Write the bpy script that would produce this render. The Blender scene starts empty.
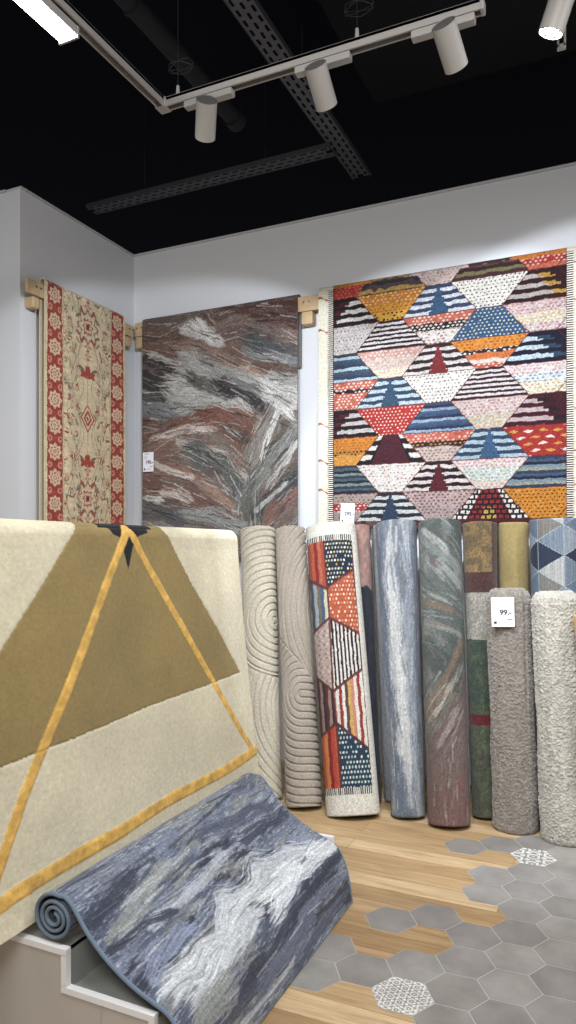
import bpy, bmesh, math, random
import numpy as np
from mathutils import Vector, Matrix

C = bpy.context.scene.collection
PI = math.pi
random.seed(4)

# ------------------------------------------------------------------ camera, world, big lights, exposure
YAW = math.radians(24.75)
FPX, HORIZ, EYE = 720.0, 550.0, 1.5
cam_d = bpy.data.cameras.new('camera')
cam = bpy.data.objects.new('camera', cam_d); C.objects.link(cam)
cam.location = (0, 0, EYE); cam.rotation_euler = (PI/2, 0, YAW)
cam_d.sensor_fit = 'VERTICAL'; cam_d.sensor_height = 36; cam_d.lens = 36*FPX/1024
cam_d.shift_y = (HORIZ-512)/1024
cam_d.clip_start = 0.05
bpy.context.scene.camera = cam

w = bpy.data.worlds.new('world'); bpy.context.scene.world = w; w.use_nodes = True
w.node_tree.nodes['Background'].inputs[0].default_value = (0.94, 0.97, 1.0, 1)
w.node_tree.nodes['Background'].inputs[1].default_value = 0.17

def area(name, loc, target, sx, sy, power, col=(1, 0.985, 0.96)):
    d = bpy.data.lights.new(name, 'AREA'); d.shape = 'RECTANGLE'; d.size = sx; d.size_y = sy
    d.energy = power; d.color = col; d.spread = math.radians(128)
    o = bpy.data.objects.new(name, d); C.objects.link(o); o.location = loc
    o.rotation_euler = (Vector(target)-Vector(loc)).to_track_quat('-Z', 'Y').to_euler()
    return o
# the shop's other ceiling luminaires, over the aisle the picture is taken from
area('shop_luminaire', (-0.2, 0.9, 3.45), (-0.9, 2.6, 0.0), 1.6, 0.25, 26)
area('shop_luminaire', (1.3, 2.2, 3.45), (0.0, 3.6, 0.6), 0.25, 1.6, 23)
area('shop_luminaire', (-2.6, 0.2, 3.45), (-3.6, 3.4, 1.2), 1.2, 0.25, 17)
area('shop_luminaire', (0.6, -1.2, 3.45), (-1.6, 3.0, 1.0), 1.6, 0.4, 32)

vs = bpy.context.scene.view_settings
vs.view_transform = 'Standard'; vs.look = 'None'; vs.gamma = 1; vs.use_curve_mapping = False
vs.exposure = 0.30

# ------------------------------------------------------------------ placing helpers
SA, CA = math.sin(YAW), math.cos(YAW)
def ray(u, v):
    t = (u-288)/FPX
    return (-SA+CA*t, CA+SA*t, (HORIZ-v)/FPX)
def at_z(u, v, z):
    x, y, q = ray(u, v); s = (z-EYE)/q; return Vector((x*s, y*s, z))
def at_y(u, v, Y):
    x, y, q = ray(u, v); s = Y/y; return Vector((x*s, Y, EYE+q*s))
def at_x(u, v, X):
    x, y, q = ray(u, v); s = X/x; return Vector((X, y*s, EYE+q*s))
def x_at_y(u, Y): return at_y(u, 500, Y).x

def lin(c):
    c = np.asarray(c, dtype=np.float64)/255.0
    return np.where(c <= 0.04045, c/12.92, ((c+0.055)/1.055)**2.4)
def lc(r, g, b): return tuple(float(v) for v in lin((r, g, b)))+(1,)

# ------------------------------------------------------------------ object helpers
def setp(o, label=None, cat=None, group=None, kind=None):
    if label: o['label'] = label
    if cat: o['category'] = cat
    if group: o['group'] = group
    if kind: o['kind'] = kind
    return o
def empty(name, loc, label, cat, group=None, rz=0):
    o = bpy.data.objects.new(name, None); C.objects.link(o); o.location = loc; o.rotation_euler = (0, 0, rz)
    o.empty_display_size = 0.1
    return setp(o, label, cat, group)
def link(name, me, mat, parent=None):
    o = bpy.data.objects.new(name, me); C.objects.link(o)
    if mat is not None:
        for m in (mat if isinstance(mat, (list, tuple)) else [mat]): me.materials.append(m)
    if parent is not None:
        bpy.context.view_layer.update()
        o.parent = parent; o.matrix_parent_inverse = parent.matrix_world.inverted()
    return o
def fast_mesh(name, V, Q, col=None, smooth=True, extra=None):
    """V (n,3), Q (m,4) quads, col (n,3) linear"""
    V = np.ascontiguousarray(V, dtype=np.float32); Q = np.ascontiguousarray(Q, dtype=np.int32)
    me = bpy.data.meshes.new(name)
    me.vertices.add(len(V)); me.vertices.foreach_set('co', V.ravel())
    me.loops.add(Q.size); me.loops.foreach_set('vertex_index', Q.ravel())
    me.polygons.add(len(Q)); me.polygons.foreach_set('loop_start', np.arange(len(Q), dtype=np.int32)*4)
    me.polygons.foreach_set('loop_total', np.full(len(Q), 4, dtype=np.int32))
    me.polygons.foreach_set('use_smooth', np.full(len(Q), smooth, dtype=bool))
    me.update(calc_edges=True)
    if col is not None:
        a = me.color_attributes.new('Col', 'FLOAT_COLOR', 'POINT')
        c4 = np.ones((len(V), 4), dtype=np.float32); c4[:, :3] = col
        a.data.foreach_set('color', c4.ravel())
    me.validate()
    return me
def grid_quads(n, m, off=0, flip=False, wrap=False):
    i = np.arange(n-1)[:, None]; j = np.arange(m if wrap else m-1)[None, :]
    j2 = (j+1) % m
    a = i*m+j; b = i*m+j2; c = (i+1)*m+j2; d = (i+1)*m+j
    q = np.stack([a+0*b, b, c, d], -1).reshape(-1, 4)+off
    return q[:, ::-1] if flip else q
def sheet(name, P, N, t, col, back, mat, parent=None, rim=None):
    """thick sheet: P (n,m,3) front surface, N its normals, col (n,m,3) front colours"""
    n, m, _ = P.shape
    step = 1
    F = P.reshape(-1, 3); B = (P-N*t).reshape(-1, 3)
    V = [F, B]; cols = [col.reshape(-1, 3), np.tile(lin(back), (n*m, 1))]
    Q = [grid_quads(n, m), grid_quads(n, m, n*m, True)]
    # rim with its own vertices
    idx = list(range(m))+[i*m+m-1 for i in range(1, n)]+[(n-1)*m+j for j in range(m-2, -1, -1)]+[i*m for i in range(n-2, 0, -1)]
    idx = np.array(idx); k = len(idx); off = 2*n*m
    V += [F[idx], B[idx]]
    rc = lin(rim if rim is not None else back); cols += [np.tile(rc, (2*k, 1))]
    a = np.arange(k); b = (a+1) % k
    Q.append(np.stack([off+a, off+k+a, off+k+b, off+b], -1))
    me = fast_mesh(name, np.vstack(V), np.vstack(Q), np.vstack(cols))
    return link(name, me, mat, parent)

def bm_box(bm, c, s, rot=None, bevel=0):
    M = Matrix.Translation(Vector(c))
    if rot is not None: M = M @ rot.to_4x4()
    r = bmesh.ops.create_cube(bm, size=1, matrix=M @ Matrix.Diagonal((s[0], s[1], s[2], 1)))
    if bevel:
        es = list({e for v in r['verts'] for e in v.link_edges})
        bmesh.ops.bevel(bm, geom=es, offset=bevel, segments=2, affect='EDGES', profile=0.5)
def bm_cyl(bm, a, b, r1, r2=None, seg=28, caps=True):
    a = Vector(a); b = Vector(b); d = b-a
    M = Matrix.Translation((a+b)/2) @ d.to_track_quat('Z', 'Y').to_matrix().to_4x4()
    bmesh.ops.create_cone(bm, cap_ends=caps, segments=seg, radius1=r1, radius2=r1 if r2 is None else r2, depth=d.length, matrix=M)
def bm_tube(bm, pts, r, seg=8):
    pts = [Vector(p) for p in pts]; rings = []
    up = Vector((0, 0, 1))
    for i, p in enumerate(pts):
        d = (pts[min(i+1, len(pts)-1)]-pts[max(i-1, 0)]).normalized()
        u = d.cross(Vector((0, 1, 0.01)) if abs(d.y) < 0.9 else Vector((1, 0, 0.01))).normalized(); v2 = d.cross(u).normalized()
        rings.append([bm.verts.new(p+r*(math.cos(2*PI*k/seg)*u+math.sin(2*PI*k/seg)*v2)) for k in range(seg)])
    for A, B in zip(rings, rings[1:]):
        for k in range(seg): bm.faces.new((A[k], A[(k+1) % seg], B[(k+1) % seg], B[k]))
    bm.faces.new(rings[0][::-1]); bm.faces.new(rings[-1])
def obj(name, bm, mat, parent=None, smooth=False):
    me = bpy.data.meshes.new(name)
    bmesh.ops.recalc_face_normals(bm, faces=bm.faces)
    bm.to_mesh(me); bm.free()
    if smooth:
        for p in me.polygons: p.use_smooth = True
        me.set_sharp_from_angle(angle=math.radians(40))
    return link(name, me, mat, parent)

# ------------------------------------------------------------------ materials
def nt(name):
    m = bpy.data.materials.new(name); m.use_nodes = True
    return m, m.node_tree, m.node_tree.nodes['Principled BSDF']
def plain(name, rgb, rough=0.6, metal=0.0, bump=0.0, bscale=80, var=0.0, spec=0.5):
    m, t, b = nt(name)
    b.inputs['Base Color'].default_value = lc(*rgb); b.inputs['Roughness'].default_value = rough
    b.inputs['Metallic'].default_value = metal; b.inputs['Specular IOR Level'].default_value = spec
    tc = t.nodes.new('ShaderNodeTexCoord'); n = t.nodes.new('ShaderNodeTexNoise'); n.inputs['Scale'].default_value = bscale
    n.inputs['Detail'].default_value = 4
    t.links.new(tc.outputs['Object'], n.inputs['Vector'])
    if var:
        r = t.nodes.new('ShaderNodeMix'); r.data_type = 'RGBA'
        c = np.array(lc(*rgb)); r.inputs[6].default_value = tuple(c[:3]*(1-var))+(1,); r.inputs[7].default_value = tuple(np.minimum(1, c[:3]*(1+var)))+(1,)
        t.links.new(n.outputs['Fac'], r.inputs[0]); t.links.new(r.outputs[2], b.inputs['Base Color'])
    if bump:
        u = t.nodes.new('ShaderNodeBump'); u.inputs['Strength'].default_value = bump; u.inputs['Distance'].default_value = 0.002
        t.links.new(n.outputs['Fac'], u.inputs['Height']); t.links.new(u.outputs[0], b.inputs['Normal'])
    return m
def rug_mat(name, scale=450, bump=0.5, dist=0.003, var=0.25, sheen=0.15, stretch=(1, 1, 1)):
    m, t, b = nt(name)
    b.inputs['Roughness'].default_value = 0.95; b.inputs['Specular IOR Level'].default_value = 0.15
    b.inputs['Sheen Weight'].default_value = sheen; b.inputs['Sheen Roughness'].default_value = 0.6
    at = t.nodes.new('ShaderNodeVertexColor'); at.layer_name = 'Col'
    tc = t.nodes.new('ShaderNodeTexCoord'); mp = t.nodes.new('ShaderNodeMapping'); mp.inputs['Scale'].default_value = stretch
    n = t.nodes.new('ShaderNodeTexNoise'); n.inputs['Scale'].default_value = scale; n.inputs['Detail'].default_value = 3
    n2 = t.nodes.new('ShaderNodeTexNoise'); n2.inputs['Scale'].default_value = scale*0.22; n2.inputs['Detail'].default_value = 3
    t.links.new(tc.outputs['Object'], mp.inputs[0]); t.links.new(mp.outputs[0], n.inputs['Vector']); t.links.new(mp.outputs[0], n2.inputs['Vector'])
    mr = t.nodes.new('ShaderNodeMapRange'); mr.inputs[1].default_value = 0.3; mr.inputs[2].default_value = 0.7
    mr.inputs[3].default_value = 1-var; mr.inputs[4].default_value = 1+var
    ad = t.nodes.new('ShaderNodeMath'); ad.operation = 'ADD'; h = t.nodes.new('ShaderNodeMath'); h.operation = 'MULTIPLY'; h.inputs[1].default_value = 0.5
    t.links.new(n.outputs['Fac'], ad.inputs[0]); t.links.new(n2.outputs['Fac'], ad.inputs[1]); t.links.new(ad.outputs[0], h.inputs[0])
    t.links.new(h.outputs[0], mr.inputs[0])
    mx = t.nodes.new('ShaderNodeVectorMath'); mx.operation = 'SCALE'
    t.links.new(at.outputs['Color'], mx.inputs[0]); t.links.new(mr.outputs[0], mx.inputs['Scale'])
    t.links.new(mx.outputs[0], b.inputs['Base Color'])
    u = t.nodes.new('ShaderNodeBump'); u.inputs['Strength'].default_value = bump; u.inputs['Distance'].default_value = dist
    t.links.new(h.outputs[0], u.inputs['Height']); t.links.new(u.outputs[0], b.inputs['Normal'])
    return m
def emit(name, rgb, s):
    m, t, b = nt(name); b.inputs['Base Color'].default_value = rgb+(1,)
    b.inputs['Emission Color'].default_value = rgb+(1,); b.inputs['Emission Strength'].default_value = s
    return m
def wood_floor():
    m, t, b = nt('oak_planks'); L = t.links
    tc = t.nodes.new('ShaderNodeTexCoord'); mp = t.nodes.new('ShaderNodeMapping')
    L.new(tc.outputs['Object'], mp.inputs[0])
    br = t.nodes.new('ShaderNodeTexBrick'); br.offset = 0.37; br.offset_frequency = 2
    br.inputs['Scale'].default_value = 1; br.inputs['Brick Width'].default_value = 1.25; br.inputs['Row Height'].default_value = 0.118
    br.inputs['Mortar Size'].default_value = 0.0012; br.inputs['Mortar Smooth'].default_value = 0.3
    br.inputs['Color1'].default_value = (0, 0, 0, 1); br.inputs['Color2'].default_value = (1, 1, 1, 1); br.inputs['Mortar'].default_value = (0.5, 0.5, 0.5, 1)
    L.new(mp.outputs[0], br.inputs['Vector'])
    rp = t.nodes.new('ShaderNodeValToRGB'); e = rp.color_ramp.elements
    e[0].color = lc(160, 132, 96); e[1].color = lc(202, 178, 142)
    x = e.new(0.5); x.color = lc(182, 155, 117)
    L.new(br.outputs['Color'], rp.inputs[0])
    g = t.nodes.new('ShaderNodeMapping'); g.inputs['Scale'].default_value = (2.2, 26, 1); L.new(tc.outputs['Object'], g.inputs[0])
    ad = t.nodes.new('ShaderNodeVectorMath'); ad.operation = 'ADD'; L.new(g.outputs[0], ad.inputs[0])
    sc = t.nodes.new('ShaderNodeVectorMath'); sc.operation = 'SCALE'; sc.inputs['Scale'].default_value = 30; L.new(br.outputs['Color'], sc.inputs[0]); L.new(sc.outputs[0], ad.inputs[1])
    n = t.nodes.new('ShaderNodeTexNoise'); n.inputs['Scale'].default_value = 1.6; n.inputs['Detail'].default_value = 8; n.inputs['Roughness'].default_value = 0.65; n.inputs['Distortion'].default_value = 0.8
    L.new(ad.outputs[0], n.inputs['Vector'])
    gr = t.nodes.new('ShaderNodeValToRGB'); q = gr.color_ramp.elements; q[0].position = 0.3; q[0].color = (0.55, 0.48, 0.42, 1); q[1].position = 0.62; q[1].color = (1.08, 1.06, 1.04, 1)
    L.new(n.outputs['Fac'], gr.inputs[0])
    mu = t.nodes.new('ShaderNodeMix'); mu.data_type = 'RGBA'; mu.blend_type = 'MULTIPLY'; mu.inputs[0].default_value = 0.85
    L.new(rp.outputs[0], mu.inputs[6]); L.new(gr.outputs[0], mu.inputs[7])
    m2 = t.nodes.new('ShaderNodeMix'); m2.data_type = 'RGBA'; L.new(br.outputs['Fac'], m2.inputs[0]); L.new(mu.outputs[2], m2.inputs[6]); m2.inputs[7].default_value = lc(105, 78, 55)
    L.new(m2.outputs[2], b.inputs['Base Color']); b.inputs['Roughness'].default_value = 0.42; b.inputs['Specular IOR Level'].default_value = 0.35
    return m
def tile_mat():
    m, t, b = nt('cement_tile'); L = t.links
    at = t.nodes.new('ShaderNodeVertexColor'); at.layer_name = 'Col'
    tc = t.nodes.new('ShaderNodeTexCoord'); n = t.nodes.new('ShaderNodeTexNoise'); n.inputs['Scale'].default_value = 7; n.inputs['Detail'].default_value = 7; n.inputs['Roughness'].default_value = 0.6
    L.new(tc.outputs['Object'], n.inputs['Vector'])
    mr = t.nodes.new('ShaderNodeMapRange'); mr.inputs[1].default_value = 0.3; mr.inputs[2].default_value = 0.7; mr.inputs[3].default_value = 0.8; mr.inputs[4].default_value = 1.18
    L.new(n.outputs['Fac'], mr.inputs[0])
    s = t.nodes.new('ShaderNodeVectorMath'); s.operation = 'SCALE'; L.new(at.outputs[0], s.inputs[0]); L.new(mr.outputs[0], s.inputs['Scale']); L.new(s.outputs[0], b.inputs['Base Color'])
    b.inputs['Roughness'].default_value = 0.5; b.inputs['Specular IOR Level'].default_value = 0.35
    return m

M_wall = plain('wall_paint', (214, 215, 218), 0.85, bump=0.1, bscale=180, spec=0.2)
M_ceil = plain('black_ceiling_paint', (6, 8, 22), 0.9, spec=0.15)
M_soffit = plain('dark_soffit_paint', (17, 18, 24), 0.9, spec=0.2)
M_tray = plain('dark_perforated_steel', (56, 56, 60), 0.6, spec=0.3)
M_plate = plain('brightened_tray_plate', (84, 85, 92), 0.6, spec=0.3)  # paler than the rails: missing light from below put into the colour
M_pipe = plain('dark_pipe_paint', (24, 25, 31), 0.7, spec=0.3)
M_cap = plain('pale_wall_cap', (190, 190, 192), 0.6)
M_lampwhite = plain('white_lamp_metal', (176, 172, 168), 0.45)
M_lampdark = plain('grey_lamp_top', (92, 90, 90), 0.6)
M_led = emit('lit_led_diffuser', (0.93, 0.97, 1.0), 16)
M_spotface = emit('lit_spot_lens', (0.9, 0.96, 1.0), 14)
M_off = plain('spot_lens_glass', (210, 215, 225), 0.2)
M_wire = plain('dark_wire', (44, 44, 46), 0.5)
M_pine = plain('pine_timber', (196, 168, 130), 0.6, var=0.2, bscale=25, bump=0.2)
M_white = plain('white_laminate', (240, 241, 243), 0.4)
M_panel = plain('greige_laminate', (190, 186, 180), 0.5, var=0.03, bscale=4)
M_tread = plain('grey_recessed_laminate', (176, 177, 172), 0.5)
M_tag = plain('white_card', (240, 241, 250), 0.5)
M_ink = plain('dark_print', (40, 42, 52), 0.6)
M_floor = wood_floor(); M_tile = tile_mat()
M_grout = plain('pale_grout', (176, 174, 168), 0.9)
M_rug_flat = rug_mat('low_pile_rug', 420, 0.4, 0.002, 0.22, 0.08)
M_rug_pile = rug_mat('soft_cut_pile_rug', 260, 0.45, 0.003, 0.13, 0.10)
M_rug_weave = rug_mat('flat_woven_rug', 380, 0.6, 0.003, 0.28, 0.05)
M_rug_shag = rug_mat('fluffy_shag_rug', 170, 0.9, 0.008, 0.2, 0.4)
M_rug_carved = rug_mat('carved_pile_rug', 380, 0.6, 0.003, 0.26, 0.2)

# ------------------------------------------------------------------ numpy noise and painting
def vnoise(x, y, seed=0):
    rs = np.random.RandomState(seed); T = rs.rand(256, 256)
    xi = np.floor(x).astype(int); yi = np.floor(y).astype(int); fx = x-xi; fy = y-yi
    fx = fx*fx*(3-2*fx); fy = fy*fy*(3-2*fy)
    g = lambda a, b: T[a & 255, b & 255]
    return (g(xi, yi)*(1-fx)+g(xi+1, yi)*fx)*(1-fy)+(g(xi, yi+1)*(1-fx)+g(xi+1, yi+1)*fx)*fy
def fbm(x, y, seed=0, o=4, r=0.55):
    s = 0; a = 1; t = 0
    for k in range(o): s = s+a*vnoise(x*2**k, y*2**k, seed+k*7); t += a; a *= r
    return s/t
def sstep(a, b, x):
    t = np.clip((x-a)/(b-a), 0, 1); return t*t*(3-2*t)
def mix(img, col, al):
    return img*(1-al[..., None])+np.asarray(col, float)*al[..., None]
def inpoly(x, y, poly):
    r = np.zeros(x.shape, bool); n = len(poly)
    for i in range(n):
        x0, y0 = poly[i]; x1, y1 = poly[(i+1) % n]
        if y0 == y1: continue
        c = ((y0 > y) != (y1 > y)) & (x < (x1-x0)*(y-y0)/(y1-y0)+x0); r ^= c
    return r
def seg(x, y, pts):
    """nearest distance, side distance and along-length to a polyline"""
    best = np.full(x.shape, 1e9); al = np.zeros(x.shape); sd = np.zeros(x.shape); L = 0
    for (x0, y0), (x1, y1) in zip(pts, pts[1:]):
        dx, dy = x1-x0, y1-y0; l = math.hypot(dx, dy)
        t = ((x-x0)*dx+(y-y0)*dy)/l/l; tc = np.clip(t, 0, 1)
        d = np.hypot(x-x0-tc*dx, y-y0-tc*dy); s = ((x-x0)*-dy+(y-y0)*dx)/l
        m = d < best; best = np.where(m, d, best); al = np.where(m, L+tc*l, al); sd = np.where(m, s, sd); L += l
    return best, sd, al, L
def stroke(img, x, y, pts, wd, col, seed, strength=0.95, fine=1.0, thr=0.33):
    """a dry brush stroke: ragged streaks running along it, fading at its sides and ends"""
    px = [q[0] for q in pts]; py = [q[1] for q in pts]; m = wd*2.1
    near = (x > min(px)-m) & (x < max(px)+m) & (y > min(py)-m) & (y < max(py)+m)
    if not near.any(): return img
    ri = np.where(near.any(1))[0]; ci = np.where(near.any(0))[0]; sl = (slice(ri[0], ri[-1]+1), slice(ci[0], ci[-1]+1))
    x = x[sl]; y = y[sl]; sub = img[sl]
    wob = (fbm(x*6, y*6, seed+50, 2)-0.5)*wd*1.1
    d, s, al, L = seg(x, y, pts)
    ext = np.clip(d*d-s*s, 0, None)**0.5
    q = np.abs(s+wob)/wd+ext/(wd*1.3)
    st = 0.6*fbm((s+wob)*95*fine, al*6*fine, seed, 4, 0.7)+0.4*fbm((s+wob)*230*fine, al*22, seed+9, 3, 0.7)
    a = sstep(-0.04, 0.17, st-(0.24+0.36*q**1.6)-(thr-0.33))*strength
    a = a*(1-sstep(1.15, 1.5, q))
    shade = 0.78+0.44*fbm((s+wob)*140*fine, al*8, seed+3, 3)
    out = img.copy(); out[sl] = sub*(1-a[..., None])+(np.asarray(col, float)*shade[..., None])*a[..., None]
    return out
def flecks(img, x, y, guides, n, seed, lo=0.03, hi=0.12, wid=(0.003, 0.010), cols=((205, 198, 190), (52, 48, 48), (140, 90, 74), (120, 124, 122)), amt=0.75):
    """many short streaks that follow the sweep of the guide strokes"""
    rs = np.random.RandomState(seed); img = img.copy()
    X0, X1, Y0_, Y1_ = x.min(), x.max(), y.min(), y.max(); G = []
    for pts, wd, c in guides:
        for (a0, b0), (a1, b1) in zip(pts, pts[1:]): G.append(((a0+a1)/2, (b0+b1)/2, math.atan2(b1-b0, a1-a0)))
    G = np.array(G)
    for k in range(n):
        cx = rs.uniform(X0, X1); cy = rs.uniform(Y0_, Y1_); g = G[np.argmin((G[:, 0]-cx)**2+(G[:, 1]-cy)**2)]; an = g[2]+rs.uniform(-0.18, 0.18)
        L_ = rs.uniform(lo, hi); w_ = rs.uniform(*wid); dx = math.cos(an)*L_/2; dy = math.sin(an)*L_/2
        img = stroke(img, x, y, [(cx-dx, cy-dy), (cx+dx, cy+dy)], w_, cols[rs.randint(len(cols))], seed+k*3, amt, 1.4, 0.30)
    return img

# ------------------------------------------------------------------ setting
YW = 4.66          # back wall
XL = -3.49         # left wall
YF = 3.47          # outer corner of the left wall
ZT = 3.815         # wall height
def struct(name, bm, mat, smooth=False):
    o = obj(name, bm, mat, None, smooth); o['kind'] = 'structure'; return o
bm = bmesh.new(); bm_box(bm, (0.5, 2.0, -0.05), (13, 13, 0.1)); struct('floor', bm, M_floor)
bm = bmesh.new(); bm_box(bm, (0.5, 2.0, 5.05), (13, 13, 0.1)); struct('ceiling', bm, M_ceil)
bm = bmesh.new(); bm_box(bm, ((XL-0.2+5)/2, YW+0.06, ZT/2), (5-XL+0.2, 0.12, ZT)); struct('wall_back', bm, M_wall)
bm = bmesh.new(); bm_box(bm, (XL-0.06, (YF+0.12+YW)/2, ZT/2), (0.12, YW-YF-0.12, ZT)); struct('wall_left', bm, M_wall)
bm = bmesh.new(); bm_box(bm, (XL-1.0, YF+0.06, ZT/2), (2.0, 0.12, ZT)); struct('wall_front_left', bm, M_wall)
# thin pale caps on the partition tops
bm = bmesh.new(); bm_box(bm, ((XL+5)/2, YW+0.055, ZT+0.008), (5-XL, 0.13, 0.016)); struct('trim_1', bm, M_cap)
bm = bmesh.new(); bm_box(bm, (XL-0.055, (YF+YW)/2-0.005, ZT+0.008), (0.13, YW-YF-0.01, 0.016)); struct('trim_2', bm, M_cap)
bm = bmesh.new(); bm_box(bm, (XL-1.06, YF+0.055, ZT+0.008), (1.88, 0.13, 0.016)); struct('trim_3', bm, M_cap)
# slightly paler dropped soffit under the black ceiling
bm = bmesh.new(); bm_box(bm, (-1.48+1.6, 1.9, 4.72), (3.2, 5.4, 0.5)); o = struct('trim_4', bm, M_soffit)

# hexagonal cement tiles set into the planks
TH = math.radians(2.0); F2F = 0.189; HX = (-0.845, 2.828)
def hexc(i, j):
    x = i*0.1637; y = j*0.0945
    return (HX[0]+x*math.cos(TH)-y*math.sin(TH), HX[1]+x*math.sin(TH)+y*math.cos(TH))
cells = []
for i in range(-1, 24):
    for j in range(-34, 14):
        if (i+j) % 2: continue
        if i >= 3: ok = j <= 11
        elif i == 2: ok = j in (10, 6, 4) or (j <= 0)
        elif i == 1: ok = j in (9, 1, -3, -5)
        elif i == 0: ok = j in (0, -4)
        else: ok = j in (-3, -5)
        if ok: cells.append((i, j))
PAT = {(1, -5), (3, 9)}
R0 = F2F/math.sqrt(3)
def hexpts(cx, cy, r, z): return [(cx+r*math.cos(TH+k*PI/3), cy+r*math.sin(TH+k*PI/3), z) for k in range(6)]
bm = bmesh.new()
for c in cells:
    cx, cy = hexc(*c); bm.faces.new([bm.verts.new(p) for p in hexpts(cx, cy, R0*1.006, 0.0006)])
bmesh.ops.remove_doubles(bm, verts=bm.verts, dist=0.0015)
o = struct('trim_5', bm, M_grout)
tile_v, tile_f, tile_c = [], [], []
rs = np.random.RandomState(8)
for c in cells:
    if c in PAT: continue
    cx, cy = hexc(*c); k = len(tile_v); base = lin((136, 132, 128))*rs.uniform(0.86, 1.15)*np.array([1, rs.uniform(0.98, 1.01), rs.uniform(0.97, 1.02)])
    tile_v += hexpts(cx, cy, R0-0.0024, 0.0016)+hexpts(cx, cy, R0-0.0018, 0.0004); tile_f.append([k+q for q in range(6)])
    for q in range(6): tile_f.append([k+q, k+6+q, k+6+(q+1) % 6, k+(q+1) % 6])
    tile_c += [base]*12
me = bpy.data.meshes.new('floor_tiles'); me.from_pydata(tile_v, [], tile_f)
a = me.color_attributes.new('Col', 'FLOAT_COLOR', 'POINT'); a.data.foreach_set('color', np.hstack([np.array(tile_c), np.ones((len(tile_c), 1))]).astype(np.float32).ravel())
o = link('floor_hexagon_tiles', me, M_tile); o['kind'] = 'structure'
# the two patterned hexagon tiles: encaustic ring-and-star ornament
def patterned_tile(c):
    cx, cy = hexc(*c); n = 90
    # hexagon as six triangular fans refined radially
    V, Cc, Q = [], [], []
    for k in range(6):
        a0 = TH+k*PI/3; a1 = a0+PI/3; m = 26; b0 = len(V)
        p0 = np.array([math.cos(a0), math.sin(a0)])*(R0-0.0016); p1 = np.array([math.cos(a1), math.sin(a1)])*(R0-0.0016)
        for r in range(m+1):
            for s in range(m+1):
                p = (p0*(1-s/m)+p1*(s/m))*(r/m); V.append((cx+p[0], cy+p[1], 0.0017))
                # local frame of the tile
                lx = p[0]*math.cos(TH)+p[1]*math.sin(TH); ly = -p[0]*math.sin(TH)+p[1]*math.cos(TH)
                S = 0.036 if c == (1, -5) else 0.075
                # nearest centre on a hexagonal lattice
                best = 9; 
                for ii in range(-4, 5):
                    for jj in range(-4, 5):
                        qx = ii*S; qy = (jj+(ii % 2)*0.5)*S*1.155; d = math.hypot(lx-qx, ly-qy)
                        if d < best: best = d; dx, dy = lx-qx, ly-qy
                an = math.atan2(dy, dx); q = best/S
                ring = abs(q-0.34+0.035*math.cos(6*an)) < 0.085; dot = q < 0.1; star = q > 0.5 and math.cos(6*an) > 0.2
                Cc.append(lin((216, 214, 208)) if (ring or dot or star) else lin((132, 130, 128)))
        for r in range(m):
            for s in range(m):
                a_ = b0+r*(m+1)+s; Q.append((a_, a_+m+1, a_+m+2, a_+1))
    me = fast_mesh('floor_patterned_tile', np.array(V), np.array(Q), np.array(Cc), False)
    o = link('floor_patterned_tile', me, M_tile); o['kind'] = 'structure'
for c in PAT: patterned_tile(c)

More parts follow.
